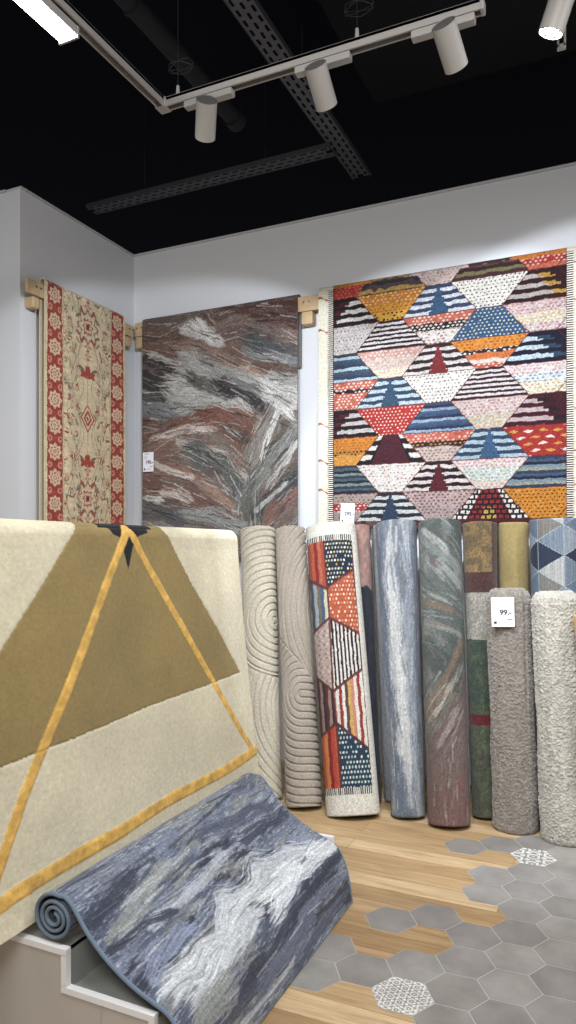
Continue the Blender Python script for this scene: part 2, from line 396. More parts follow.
# ------------------------------------------------------------------ rug draped over the stand and the rolls: generic roll builder
def roll(u0b, u1b, vb, u0t, u1t, zt, yt, label, paint, mat, flat=0.85, seam=2.2, turns=6, thick=0.009, nrow=260, ncol=96, carve=None,
         deep=0.0, back=(150, 146, 138), group='rugs rolled up and stood on end against the back wall', name='rolled_rug', twist=0.0, liftz=0.006):
    """rolled rug standing on end: spiral sheet extruded from its base point to its top point"""
    pf = at_z((u0b+u1b)/2, vb+4, 0.0)                   # foremost point of the base on the floor
    view = Vector((pf.x, pf.y, 0)).normalized()
    w0 = Vector((pf.x, pf.y, 0)).dot(Vector((-SA, CA, 0)))
    pf = pf+view*deep; w0 = Vector((pf.x, pf.y, 0)).dot(Vector((-SA, CA, 0)))
    rb = (u1b-u0b)/2/FPX*w0*0.995
    cb = pf+view*rb*flat
    tl = at_y(u0t, 525, yt); tr = at_y(u1t, 525, yt); ct = (tl+tr)/2; ct.z = zt
    wt = ct.dot(Vector((-SA, CA, 0)))
    rt = (u1t-u0t)/2/FPX*wt
    R = (rb+rt)/2
    cb.z = liftz
    ax = (ct-cb); H = ax.length; ax.normalize()
    fr = -view; fr = (fr-ax*fr.dot(ax)).normalized(); sd = ax.cross(fr).normalized()   # sd: to the right seen from the front
    if sd.dot(Vector((CA, SA, 0))) < 0: sd = -sd
    pitch = thick+0.0006
    # outermost turn, dense
    psi = np.linspace(seam-2*PI, seam, ncol); rows = np.linspace(0, 1, nrow)
    PS, RW = np.meshgrid(psi, rows)
    rr = R-pitch*(1-(PS-(seam-2*PI))/(2*PI))            # grows towards the seam edge
    if carve is not None: rr = rr+carve(PS*R, RW*H, PS)
    # rounded ends of the pile
    cap_in = 0.0165 if carve is not None else 0.0085
    e = np.minimum(RW, 1-RW)*H; rr = rr-0.006*(1-sstep(0, 0.008, e))
    rr[0] = rr[-1] = (R-pitch)-cap_in
    c0 = np.array(cb); c1 = np.array(ct); A = np.array(ax); Fv = np.array(fr); Sv = np.array(sd)
    rowr = 1+(rt/rb-1)*0.5*(RW*2-1)*0.6
    def pos(ps, r, rw):
        k = 1+((rt-rb)/R)*(rw-0.5)
        return c0+(c1-c0)*rw[..., None]+(np.sin(ps)*r*k)[..., None]*Sv+(np.cos(ps)*r*flat*k)[..., None]*Fv
    P = pos(PS, rr, RW)
    col = lin(np.clip(paint(PS*R, RW*H, PS, H), 0, 255))
    V = [P.reshape(-1, 3)]; Q = [grid_quads(nrow, ncol)]; cols = [col.reshape(-1, 3)]
    off = nrow*ncol
    me = fast_mesh(name, np.vstack(V), np.vstack(Q), np.vstack(cols))
    root = link(name, me, mat)
    setp(root, label, 'rug', group)
    # backing: the spiral seen at the ends, as thick inner layers
    N = 40*turns; th = np.linspace(seam, seam-2*PI*turns, N)
    ro = R-pitch*(seam-th)/(2*PI)-0.0008-np.where(seam-th < 2*PI, cap_in+pitch*0.6, 0); ro = np.maximum(ro, 0.012); ri = np.maximum(ro-thick*0.8, 0.006)
    rws = np.array([0.0015, 0.9985])
    outs = []
    for rad in (ro, ri):
        for rwv in rws: outs.append(pos(th, rad, np.full(N, rwv)))
    V = np.vstack(outs)                                   # order: ro bottom, ro top, ri bottom, ri top
    i = np.arange(N-1)
    Q = np.vstack([np.stack([i, i+1, N+i+1, N+i], -1), np.stack([2*N+i, 3*N+i, 3*N+i+1, 2*N+i+1], -1),
                   np.stack([N+i, N+i+1, 3*N+i+1, 3*N+i], -1), np.stack([i, 2*N+i, 2*N+i+1, i+1], -1)])
    Q = np.vstack([Q, [[0, N, 3*N, 2*N]]])
    me = fast_mesh('backing', V, Q, np.tile(lin(back), (len(V), 1)), False)
    b = link('backing', me, mat); b.parent = root
    return root, dict(cb=cb, ct=ct, R=R, H=H, fr=fr, sd=sd, ax=ax)

def fluffy(u0b, u1b, vb, u0t, u1t, vt, zt, yt, label, rgb, seed, fold=None):
    """thick shag rug rolled up: rounded soft ends, tufted surface"""
    pf = at_z((u0b+u1b)/2, vb, 0.0); view = Vector((pf.x, pf.y, 0)).normalized()
    w0 = pf.dot(Vector((-SA, CA, 0))); R = (u1b-u0b)/2/FPX*w0*0.965
    cb = pf+view*R*0.86
    ct = (at_y(u0t, 525, yt)+at_y(u1t, 525, yt))/2; ct.z = zt
    ax = ct-cb; H = ax.length; ax.normalize(); fr = -view; fr = (fr-ax*fr.dot(ax)).normalized(); sd = ax.cross(fr).normalized()
    if sd.dot(Vector((CA, SA, 0))) < 0: sd = -sd
    nc = 260; prof = []                                   # profile (height along axis, radius factor)
    for k in range(8): prof.append((0.0+0.03*(1-math.cos(k/8*PI/2)), 0.86+0.16*math.sin(k/8*PI/2)))
    for k in range(400): prof.append((0.03+(H-0.075)*(k/399), 1.02-0.04*math.sin(k/399*PI)))
    for k in range(1, 26):
        a_ = k/25*PI/2; prof.append((H-0.045+0.060*math.sin(a_), 0.98-0.42*(1-math.cos(a_))))
    for k in range(1, 30): prof.append((H+0.015-0.004*k/29, 0.56*(1-k/29)+0.004))
    prof = np.array(prof); n = len(prof)
    psi = np.linspace(-PI, PI, nc, endpoint=False)
    PS, HH = np.meshgrid(psi, prof[:, 0]); RF = np.repeat(prof[:, 1][:, None], nc, 1)
    s = (np.cos(PS)*3, np.sin(PS)*3)
    X = np.cos(PS)*R; Y = np.sin(PS)*R
    big = fbm(PS*2.2+9+3*np.cos(PS), HH*5, seed, 3)-0.5
    f1 = fbm((PS+4)*R*85, HH*85, seed+11, 3)-0.5; f2 = vnoise((PS+4)*R*160, HH*160, seed+12)-0.5
    blend = sstep(0.05, 0.6, RF)
    disp = 0.016*big+blend*(0.0065*f1+0.0065*f2)
    # spiral groove on the top
    top = np.arange(n) >= n-40
    rad = RF*R
    gro = np.zeros_like(rad)
    sp = (rad/0.028+PS/(2*PI)) % 1.0
    gro = np.where(top[:, None], -0.012*np.exp(-((sp-0.5)/0.13)**2)*blend, 0)
    if fold is not None:                                  # the free edge of the rug lying along the roll
        fa, f0 = fold; dd = (PS-fa-0.1*(HH-H*0.8))*R
        g = np.exp(-(dd/0.008)**2)*sstep(f0-0.25, f0, HH)
        disp = disp-0.024*g+0.006*np.exp(-((dd+0.03)/0.02)**2)*sstep(f0-0.25, f0, HH)
    rr = rad+disp
    axl = HH+gro+np.where(top[:, None], 0.012*f1*blend, 0)
    c0, A, Fv, Sv = map(np.array, (cb, ax, fr, sd))
    P = c0+axl[..., None]*A+(np.sin(PS)*rr)[..., None]*Sv+(np.cos(PS)*rr*0.86)[..., None]*Fv
    P[..., 2] = np.maximum(P[..., 2], 0.003)
    base = np.array(rgb, float)
    col = base*(1+0.30*(f1+f2*0.6)+0.16*big)[..., None]  # tuft hollows painted darker, tips paler: shade put into the colour
    V = np.vstack([P.reshape(-1, 3), P[0].mean(0)[None], P[-1].mean(0)[None]])
    Cc = np.vstack([lin(np.clip(col, 0, 255)).reshape(-1, 3), lin(base)[None], lin(base)[None]])
    Q = grid_quads(n, nc, wrap=True)
    tri = []
    me = bpy.data.meshes.new('rolled_rug')
    fs = [tuple(int(v) for v in q) for q in Q]+[(n*nc, (j+1) % nc, j) for j in range(nc)]+[(n*nc+1, (n-1)*nc+j, (n-1)*nc+(j+1) % nc) for j in range(nc)]
    me.from_pydata([tuple(p) for p in V.tolist()], [], fs)
    for p in me.polygons: p.use_smooth = True
    a = me.color_attributes.new('Col', 'FLOAT_COLOR', 'POINT'); c4 = np.ones((len(V), 4), np.float32); c4[:, :3] = Cc; a.data.foreach_set('color', c4.ravel())
    o = link('rolled_rug', me, M_rug_shag); setp(o, label, 'rug', 'fluffy short rugs rolled up in front')
    return o, dict(cb=cb, ct=ct, R=R, H=H, fr=fr, sd=sd, ax=ax)

# ---- painters for the rolls: s = arc length from the front centre line, h = height, ps = angle
def arcs_groove(c1, r1, c2, sp=0.030):
    def f(s, h):
        d1 = np.hypot(s-c1[0], (h-c1[1])*1.0); d2 = np.hypot((s-c2[0])*1.0, (h-c2[1]))
        in1 = (d1 < r1) | (h > c1[1]-0.1+0*s)
        d = np.where(in1, d1, d2)
        g = np.abs(((d/sp) % 1.0)-0.5)*sp                  # distance from a groove line
        gb = np.where(h < c1[1]-0.1, np.abs(d1-r1), 1.0)
        return np.minimum(g, gb)
    return f
def carved(c1, r1, c2, rgb, seed, sp):
    gf = arcs_groove(c1, r1, c2, sp)
    def carve(s, h, ps):
        g = gf(s, h); return -0.013*np.exp(-(g/0.0048)**2)+0.0012*(vnoise(s*260, h*260, seed)-0.5)
    def paint(s, h, ps, H):
        n = fbm(s*190, h*190, seed, 2); n2 = fbm(s*9, h*9, seed+5, 3)
        return np.array(rgb, float)*(1+0.22*(n-0.5)+0.10*(n2-0.5))[..., None]
    return paint, carve
TOPY = 4.33
p, cv = carved((0.12, 1.08), 0.36, (0.36, 0.52), (172, 164, 146), 3, 0.045)
roll(247, 283, 801, 239.5, 276, 1.635, TOPY, 'cream rolled rug with carved concentric arcs, leftmost roll beside the draped gold rug', p, M_rug_carved, carve=cv, nrow=560, ncol=240, seam=2.0)
p, cv = carved((0.20, 1.15), 0.46, (0.02, 0.62), (143, 133, 120), 13, 0.034)
def c2(s, h, ps):
    # upper arcs bulge to the left, lower arches open upwards
    d1 = np.hypot(s-0.25, (h-1.14)*0.62); d2 = np.hypot(np.minimum(s-0.02, 0)*1.25, h-0.64+0.25*np.maximum(s-0.02, 0)**2)
    edge = 0.86-s*1.1
    d = np.where(h > edge, d1, d2); g = np.abs(((d/0.043) % 1)-0.5)*0.043
    g = np.minimum(g, np.abs(h-edge)*0.7)
    return -0.013*np.exp(-(g/0.0048)**2)+0.0012*(vnoise(s*260, h*260, 8)-0.5)
roll(285, 323, 810, 274.5, 306, 1.635, TOPY, 'taupe rolled rug with carved looping grooves, second roll from the left', p, M_rug_carved, carve=c2, nrow=560, ncol=240, seam=1.9)

# kilim roll: polygons measured across the roll (0..1) and down it (0..1)
KP = []
def kx(x, y):
    t = (y-60)/(930-60); l = 20+55*t; r = 166+66*t
    return ((x-l)/(r-l), (y-52)/(975-52))
def kpoly(pts): return [kx(*q) for q in pts]
K_cells = [
    ([(10, 110), (80, 110), (92, 285), (28, 240)], ('v', [(176, 66, 40), (196, 84, 46), (150, 36, 34), (186, 92, 60)], 7)),
    ([(80, 110), (175, 110), (175, 225), (92, 280)], ('d', (36, 42, 58), [(225, 220, 205), (200, 160, 80), (150, 180, 190)], 1)),
    ([(92, 280), (175, 222), (198, 438), (98, 380)], ('d', (186, 78, 44), [(225, 200, 180), (214, 130, 90)], 1)),
    ([(20, 238), (92, 285), (98, 380), (35, 425)], ('v', [(70, 78, 92), (150, 160, 165), (120, 100, 84), (60, 92, 120), (200, 190, 150)], 7)),
    ([(35, 425), (98, 380), (108, 612), (50, 560)], ('d', (176, 150, 136), [(200, 180, 165), (140, 110, 100)], 1)),
    ([(98, 380), (198, 438), (205, 548), (108, 612)], ('v', [(40, 30, 36), (215, 205, 195)], 13)),
    ([(50, 560), (108, 612), (118, 708), (60, 745)], ('v', [(96, 44, 40), (150, 120, 105), (52, 44, 54)], 9)),
    ([(108, 612), (205, 545), (222, 790), (118, 708)], ('v', [(215, 205, 190), (160, 44, 44), (220, 212, 195), (90, 60, 70), (212, 160, 70), (205, 120, 100)], 8)),
    ([(60, 745), (118, 708), (132, 915), (75, 915)], ('v', [(196, 78, 40), (220, 120, 50), (150, 30, 32), (190, 60, 46)], 7)),
    ([(118, 708), (222, 790), (238, 915), (132, 915)], ('d', (34, 58, 78), [(220, 215, 195), (160, 190, 200)], 1)),
]
def k_paint(s, h, ps, H):
    x = (np.sin(ps)+1)/2*1.12-0.01; y = 1-h/H
    back = np.cos(ps) < -0.1
    x = np.where(np.abs(ps) < PI/2, x, 1.2)
    wob = (vnoise(x*22, y*60, 5)-0.5)*0.02
    img = np.ones(x.shape+(3,))*np.array((214, 208, 192))*(1+0.06*(fbm(s*120, h*120, 3, 2)-0.5))[..., None]
    for pts, st in K_cells:
        m = inpoly(x+wob, y, kpoly(pts)) & (x < 1.0)
        if st[0] == 'v':
            k = np.floor((x+wob*0.6)*st[2]*1.9+0.10*np.sin(y*90)).astype(int) % len(st[1]); c = np.array(st[1], float)[k]
        else:
            c = np.ones(x.shape+(3,))*np.array(st[1], float)
            gy = y*64; row = np.floor(gy).astype(int); gx = x*15+0.5*(row % 2)
            dm = (np.hypot((gx % 1)-0.5, ((gy % 1)-0.5)) < 0.28) & (vnoise(np.floor(gx)*3.3, row*2.1, 4) > 0.25)
            k = (np.floor(gx).astype(int)+row) % len(st[2]); c[dm] = np.array(st[2], float)[k[dm]]
        img[m] = c[m]
        dd = seg(x, y*4.0, [(a, b*4.0) for a, b in kpoly(pts+[pts[0]])])[0]
        mm = (dd < 0.022) & (x < 1.0) & (y > 0.06) & (y < 0.93); img[mm] = img[mm]*0.25+np.array((96, 40, 40))*0.75
    # fringe rows
    for yy in (0.062, 0.925):
        m = (np.abs(y-yy) < 0.010) & (x < 1.0); tick = (np.sin(x*150) > 0); img[m & tick] = (40, 36, 40); img[m & ~tick] = (214, 208, 194)
    img = img.mean(-1, keepdims=True)*0.25+img*0.75
    return img*(0.86+0.3*(fbm(s*200, h*200, 9, 2)-0.5))[..., None]
roll(325, 381, 819, 305.5, 356, 1.650, TOPY-0.03, 'multicoloured geometric kilim rolled up with cream hems, third roll from the left', k_paint, M_rug_weave, flat=0.62, nrow=520, ncol=260, seam=1.62, thick=0.007)

def abs_paint(base, strokes, seed, grain=0.18, fl=0, flc=((170, 170, 166), (70, 76, 84), (120, 122, 122)), layers=(), tilt=0, sstr=0.7, zones=()):
    def f(s, h, ps, H):
        img = np.ones(s.shape+(3,))*np.array(base, float)
        n = fbm(s*8, h*3, seed, 4); img = img*(0.85+0.3*n)[..., None]
        for (c, sd_, fs, fh, lo, hi, am) in layers: img = mix(img, c, sstep(lo, hi, fbm(s*fs+h*1.5*tilt, h*fh-s*2*tilt, seed+sd_, 5, 0.65))*am)
        for (h0, h1, sl, c, am) in zones:
            hz = h-sl*s+0.12*(fbm(s*12, h*12, seed+77, 4)-0.5); img = mix(img, c, sstep(h0-0.04, h0+0.04, hz)*(1-sstep(h1-0.04, h1+0.04, hz))*am)
        for k, (pts, wd, c) in enumerate(strokes): img = stroke(img, s, h, pts, wd, c, seed+k*3, sstr, 1.3)
        if fl: img = flecks(img, s, h, strokes, fl, seed+400, 0.04, 0.24, (0.002, 0.008), flc, 0.55)
        return img*(1+grain*(fbm(s*260, h*260, seed+1, 2)-0.5)*2)[..., None]
    return f
# dark reddish roll and thin grey roll tucked between
roll(368, 382, 808, 352, 370, 1.66, 4.48, 'dark roll with a dusty pink top showing in the gap right of the rolled kilim',
     lambda s, h, ps, H: np.where((h > 1.28+0.1*(fbm(s*10, h*4, 3)-0.5))[..., None], np.array((140, 112, 104.)), np.array((44, 46, 54.)))*(0.8+0.4*fbm(s*60, h*30, 2, 3))[..., None],
     M_rug_flat, ncol=60, nrow=200, seam=3.0, turns=4, deep=0.10)
roll(384, 407, 811, 371, 396, 1.66, 4.47, 'slim pale grey roll half hidden behind the blue-grey abstract roll',
     abs_paint((138, 140, 142), [([(-.05, 0), (-.05, 1.6)], .03, (112, 114, 120)), ([(0, 1.7), (0, .9)], .04, (160, 162, 160))], 31), M_rug_flat, ncol=70, nrow=220, seam=-1.3, turns=5, deep=0.16, flat=0.7)
roll(390, 425.5, 819, 374.5, 416.5, 1.665, TOPY-0.02, 'blue-grey distressed abstract roll with pale streaks, between the kilim and the rust-footed roll',
     abs_paint((98, 101, 106), [([(-.035, 1.55), (-.03, 1.0), (0, .55), (.01, .25)], .075, (158, 158, 156)), ([(-.03, 1.35), (0, .35)], .05, (168, 168, 164)), ([(.07, 1.7), (.06, .2)], .04, (124, 130, 138)),
      ([(.12, 1.65), (.12, .1)], .02, (90, 97, 108)), ([(-.10, 1.62), (-.10, .6)], .045, (80, 88, 104)), ([(-.05, .30), (-.03, .03)], .05, (82, 90, 102)), ([(.03, .5), (.02, .06)], .03, (160, 160, 158))], 41, fl=260, flc=((166, 166, 164), (84, 92, 104), (140, 144, 148)),
      layers=(((150, 152, 152), 1, 22, 2.5, .50, .60, .6), ((84, 92, 106), 5, 20, 2.2, .54, .62, .6))), M_rug_flat, ncol=110, seam=2.2)
roll(427, 471, 829, 417.5, 461, 1.665, TOPY-0.04, 'tall abstract roll, slate green above and dusty rust at its foot',
     abs_paint((78, 83, 80), [([(-.12, 1.6), (.12, 1.40)], .05, (112, 118, 116)), ([(-.1, 1.64), (.04, 1.5)], .03, (158, 160, 156)), ([(0, 1.45), (.12, 1.30)], .03, (138, 142, 140)),
      ([(-.12, 1.22), (.06, 1.16)], .03, (116, 92, 76)), ([(-.1, 1.10), (.12, 1.02)], .03, (128, 130, 124)), ([(-.1, .95), (.05, .75)], .09, (58, 64, 62)),
      ([(.13, .98), (0, .74), (-.12, .58)], .040, (124, 98, 82)), ([(.12, .86), (-.06, .58)], .022, (156, 150, 142)), ([(.08, .62), (-.04, .42)], .02, (144, 136, 128)), ([(.02, .35), (.01, .2)], .012, (140, 130, 126))],
      57, fl=420, flc=((142, 142, 136), (62, 67, 65), (104, 86, 80), (108, 110, 106), (84, 66, 62)), layers=(((60, 66, 64), 1, 9, 5, .5, .6, .6), ((118, 120, 116), 5, 14, 5, .56, .64, .5)), tilt=3, sstr=0.65,
      zones=((-1, .58, 1.1, (98, 80, 76), .88), (-1, .22, .3, (108, 78, 74), .6), (.60, .66, 1.1, (124, 98, 82), .5))), M_rug_flat, ncol=120, seam=2.4)
def patch_paint(s, h, ps, H):
    n = fbm(s*30, h*30, 3, 3); g = fbm(s*200, h*200, 5, 2)
    b = np.zeros(s.shape+(3,)); hh = h+(vnoise(s*9, h*0, 2)-0.5)*0.02
    def put(lo, hi, c, c2=None, amt=0.5):
        m = (hh >= lo) & (hh < hi); cc = np.array(c, float)
        q = np.where((n > 0.5)[..., None], cc, np.array(c2 if c2 else c, float)); b[m] = q[m]
    put(0, .50, (78, 84, 66), (70, 72, 60)); put(.50, .56, (104, 34, 36), (88, 30, 34)); put(.56, .98, (56, 68, 60), (72, 78, 60))
    put(.98, 1.25, (140, 136, 126), (128, 124, 116)); put(1.25, 1.37, (70, 44, 38), (60, 40, 38)); put(1.37, 3, (112, 92, 62), (88, 76, 56))
    m = (hh > 1.25) & (s > .07); b[m] = (66, 46, 40)
    return b*(1+0.6*(g-0.5))[..., None]
roll(472, 498, 822, 461.5, 497, 1.66, TOPY+0.05, 'shaggy colour-blocked roll, mottled brown above pale grey, dark green and a red band', patch_paint, M_rug_carved, ncol=110, nrow=340, seam=2.6, deep=0.06,
     carve=lambda s, h, ps: 0.003*(fbm(s*120, h*120, 4, 2)-0.5))
roll(500, 528, 822, 497.5, 529, 1.662, TOPY+0.10, 'plain mustard gold roll standing behind the taupe fluffy roll',
     abs_paint((146, 130, 88), [([(-.06, 1.7), (-.05, .2)], .03, (158, 142, 100)), ([(.06, 1.7), (.05, .2)], .02, (130, 114, 74))], 71, 0.08), M_rug_pile, ncol=90, seam=-1.6, deep=0.26)
def geo_paint(s, h, ps, H):
    """tall rhombi cut down the middle, in blues, greys and navy"""
    a = 0.145; b_ = 0.085
    X = (s+0.0)/a; Y = (h-1.375)/b_
    p_ = np.floor((Y+X)/2+0.5).astype(int); q_ = np.floor((Y-X)/2+0.5).astype(int)
    i_ = p_-q_; j_ = p_+q_; right = (X > i_)
    img = np.zeros(s.shape+(3,)); key = (j_ % 4)
    for kk, (cl, cr) in {0: ((158, 158, 156), (100, 114, 130)), 1: ((38, 44, 68), (42, 50, 74)), 2: ((104, 120, 138), (122, 134, 146)), 3: ((84, 102, 126), (114, 110, 104))}.items():
        m = key == kk; img[m & ~right] = cl; img[m & right] = cr
    st = 0.9+0.2*vnoise(s*300, h*5, 3); img = img*st[..., None]
    e = np.minimum(np.abs(((Y+X)/2+0.5) % 1-0), np.abs(((Y-X)/2+0.5) % 1)); img[e < 0.012] = (176, 182, 186)
    img[np.abs(X-np.round(X)) < 0.012] = (140, 154, 168)
    img = img.mean(-1, keepdims=True)*0.3+img*0.7
    return img*(1+0.25*(fbm(s*240, h*240, 3, 2)-0.5))[..., None]
roll(538, 588, 828, 529, 584, 1.672, TOPY-0.02, 'blue, navy and grey diamond-patterned roll behind the pale fluffy roll', geo_paint, M_rug_flat, ncol=220, nrow=520, seam=-2.0, deep=0.06)

FY = 4.02
fl1, F1 = fluffy(493, 539, 836, 485, 533, 592, 1.278, FY, 'fluffy taupe rolled rug with a white price tag near its top', (126, 118, 109), 5, fold=(0.75, 0.8))
fl2, F2 = fluffy(541, 590, 848, 532.5, 579, 592, 1.270, FY-0.03, 'fluffy pale grey rolled rug right of the taupe one', (168, 163, 153), 25)
def edge_paint(s, h, ps, H):
    img = np.ones(s.shape+(3,))*np.array((212, 208, 196.)); m = (h > 1.02) & (h < 1.16-0.5*(s+.1)); img[h > 1.05] = (196, 158, 84); return img*(0.95+0.1*fbm(s*90, h*90, 3, 2))[..., None]
roll(598, 646, 862, 573.5, 622, 1.19, FY-0.17, 'cream rolled rug with a gold upper end, cut by the right edge of the picture', edge_paint, M_rug_pile, ncol=70, nrow=200, seam=2.4)

# ------------------------------------------------------------------ price tags
def text_mesh(txt, size):
    cu = bpy.data.curves.new('t', 'FONT'); cu.body = txt; cu.size = size; cu.align_x = 'CENTER'; cu.align_y = 'CENTER'; cu.extrude = 0.00015; cu.offset = size*0.035
    o = bpy.data.objects.new('t', cu); C.objects.link(o)
    dg = bpy.context.evaluated_depsgraph_get(); me = bpy.data.meshes.new_from_object(o.evaluated_get(dg))
    bpy.data.objects.remove(o); return me
def price_tag(loc, right, up, wd, ht, price, label):
    right = Vector(right).normalized(); up = Vector(up); up = (up-right*up.dot(right)).normalized(); nrm = right.cross(up)
    M = Matrix((right, up, nrm)).transposed().to_4x4(); M.translation = Vector(loc)
    bm = bmesh.new(); bm_box(bm, (0, 0, 0), (wd, ht, 0.0016), bevel=0.0004)
    t = obj('price_tag', bm, M_tag); t.matrix_world = M; setp(t, label, 'price tag', 'price tags on the rugs')
    bpy.context.view_layer.update()
    def part(name, me):
        o = bpy.data.objects.new(name, me); C.objects.link(o); me.materials.clear(); me.materials.append(M_ink); o.parent = t; o.location = (0, 0, 0); return o
    me = text_mesh(price, wd*0.34); o = part('printed_price', me); o.location = (wd*0.12, -0.02*ht, 0.0011)
    for nm, cx, cy, w_, h_ in (('printed_heading', -0.12, 0.41, 0.42, 0.022), ('printed_line', -0.22, 0.28, 0.26, 0.012), ('printed_line', -0.24, 0.22, 0.22, 0.012),
                               ('printed_line', -0.22, 0.16, 0.26, 0.012), ('printed_line', 0.30, -0.25, 0.24, 0.026), ('printed_line', 0.02, -0.37, 0.5, 0.012), ('printed_emblem', -0.34, -0.36, 0.13, 0.085)):
        bm = bmesh.new(); bm_box(bm, (cx*wd, cy*ht, 0.0009), (w_*wd, h_*ht, 0.0006)); me = bpy.data.meshes.new(nm); bm.to_mesh(me); bm.free(); part(nm, me)
    # small clear fastener loop at the top
    bm = bmesh.new(); bm_tube(bm, [(0, ht*0.46, 0.001), (0.001, ht*0.5, 0.004), (0, ht*0.56, 0.002), (0, ht*0.6, -0.008)], 0.0009, 6)
    me = bpy.data.meshes.new('fastener'); bm.to_mesh(me); bm.free(); o = part('fastener', me); me.materials.clear(); me.materials.append(M_lampdark)
# on the fluffy roll
def on_roll(F, u, v, lift):
    # point on the front of the roll in the direction of the view
    d = Vector(ray(u, v)); t = 3.2
    while t < 5:
        p_ = Vector((0, 0, EYE))+d*t; rel = p_-F['cb']; h = rel.dot(F['ax']); q = rel-F['ax']*h
        r = math.hypot(q.dot(F['sd']), q.dot(F['fr'])/0.86)
        if r < F['R']+lift: return p_
        t += 0.002
    return p_
pt = on_roll(F1, 502.8, 612, 0.026)
price_tag(pt, F1['sd'], F1['ax'], 0.115, 0.155, '99.-', 'white price tag hanging on the front of the fluffy taupe roll')

# ------------------------------------------------------------------ wall rugs
YR = 4.56
def drape_path(front, top, r, back_len, nf=None):
    pass
def hung_rug(name, x0, x1, z0, z1, paint, mat, label, nx, nz, t=0.008, back=(196, 190, 178), rim=None, wave=0.004, seed=1, axis='x', plane=YR, backlen=0.5, over=0.075):
    """rug hung over a wall beam: front face, rolled over the top, short tail behind. axis x: faces -Y; axis y: faces +X"""
    xs = np.linspace(x0, x1, nx)
    rtop = over/2
    # path parameter: front from z0 to z1-rtop, half circle, tail down
    zz = np.linspace(z0, z1-rtop, nz); pr = [(z, 0.0, 0.0, 1.0) for z in zz]      # z, depth, nz, nfront
    for k in range(1, 13):
        a_ = PI*k/12; pr.append((z1-rtop+rtop*math.sin(a_), rtop*(1-math.cos(a_)), math.sin(a_), math.cos(a_)))
    for z in np.linspace(z1-rtop, z1-backlen, 14)[1:]: pr.append((z, over, 0, -1.0))
    pr = np.array(pr); n = len(pr)
    X, Zi = np.meshgrid(xs, np.arange(n)); Z = pr[Zi, 0]; D = pr[Zi, 1]; NZ = pr[Zi, 2]; NF = pr[Zi, 3]
    front = D < 1e-6
    wv = wave*(np.sin(X*9+seed)+0.6*np.sin(X*21+seed*2)+1.2*(fbm(X*3, Z*2, seed, 2)-0.5))*np.clip((z1-Z)/0.6, 0, 1)*front
    # a back tail must not cut the front
    S = np.where(D < 1e-6, Z, 2*z1-Z)
    col = lin(np.clip(paint(X, S), 0, 255))
    if axis == 'x':
        P = np.stack([X, plane-wv+D, Z], -1); N = np.stack([0*X, -NF, NZ], -1)
    else:
        P = np.stack([plane+wv-D, X, Z], -1); N = np.stack([NF, 0*X, NZ], -1)
    N = N.astype(float)
    o = sheet(name, P, N, t, col, back, mat, None, rim)
    return o

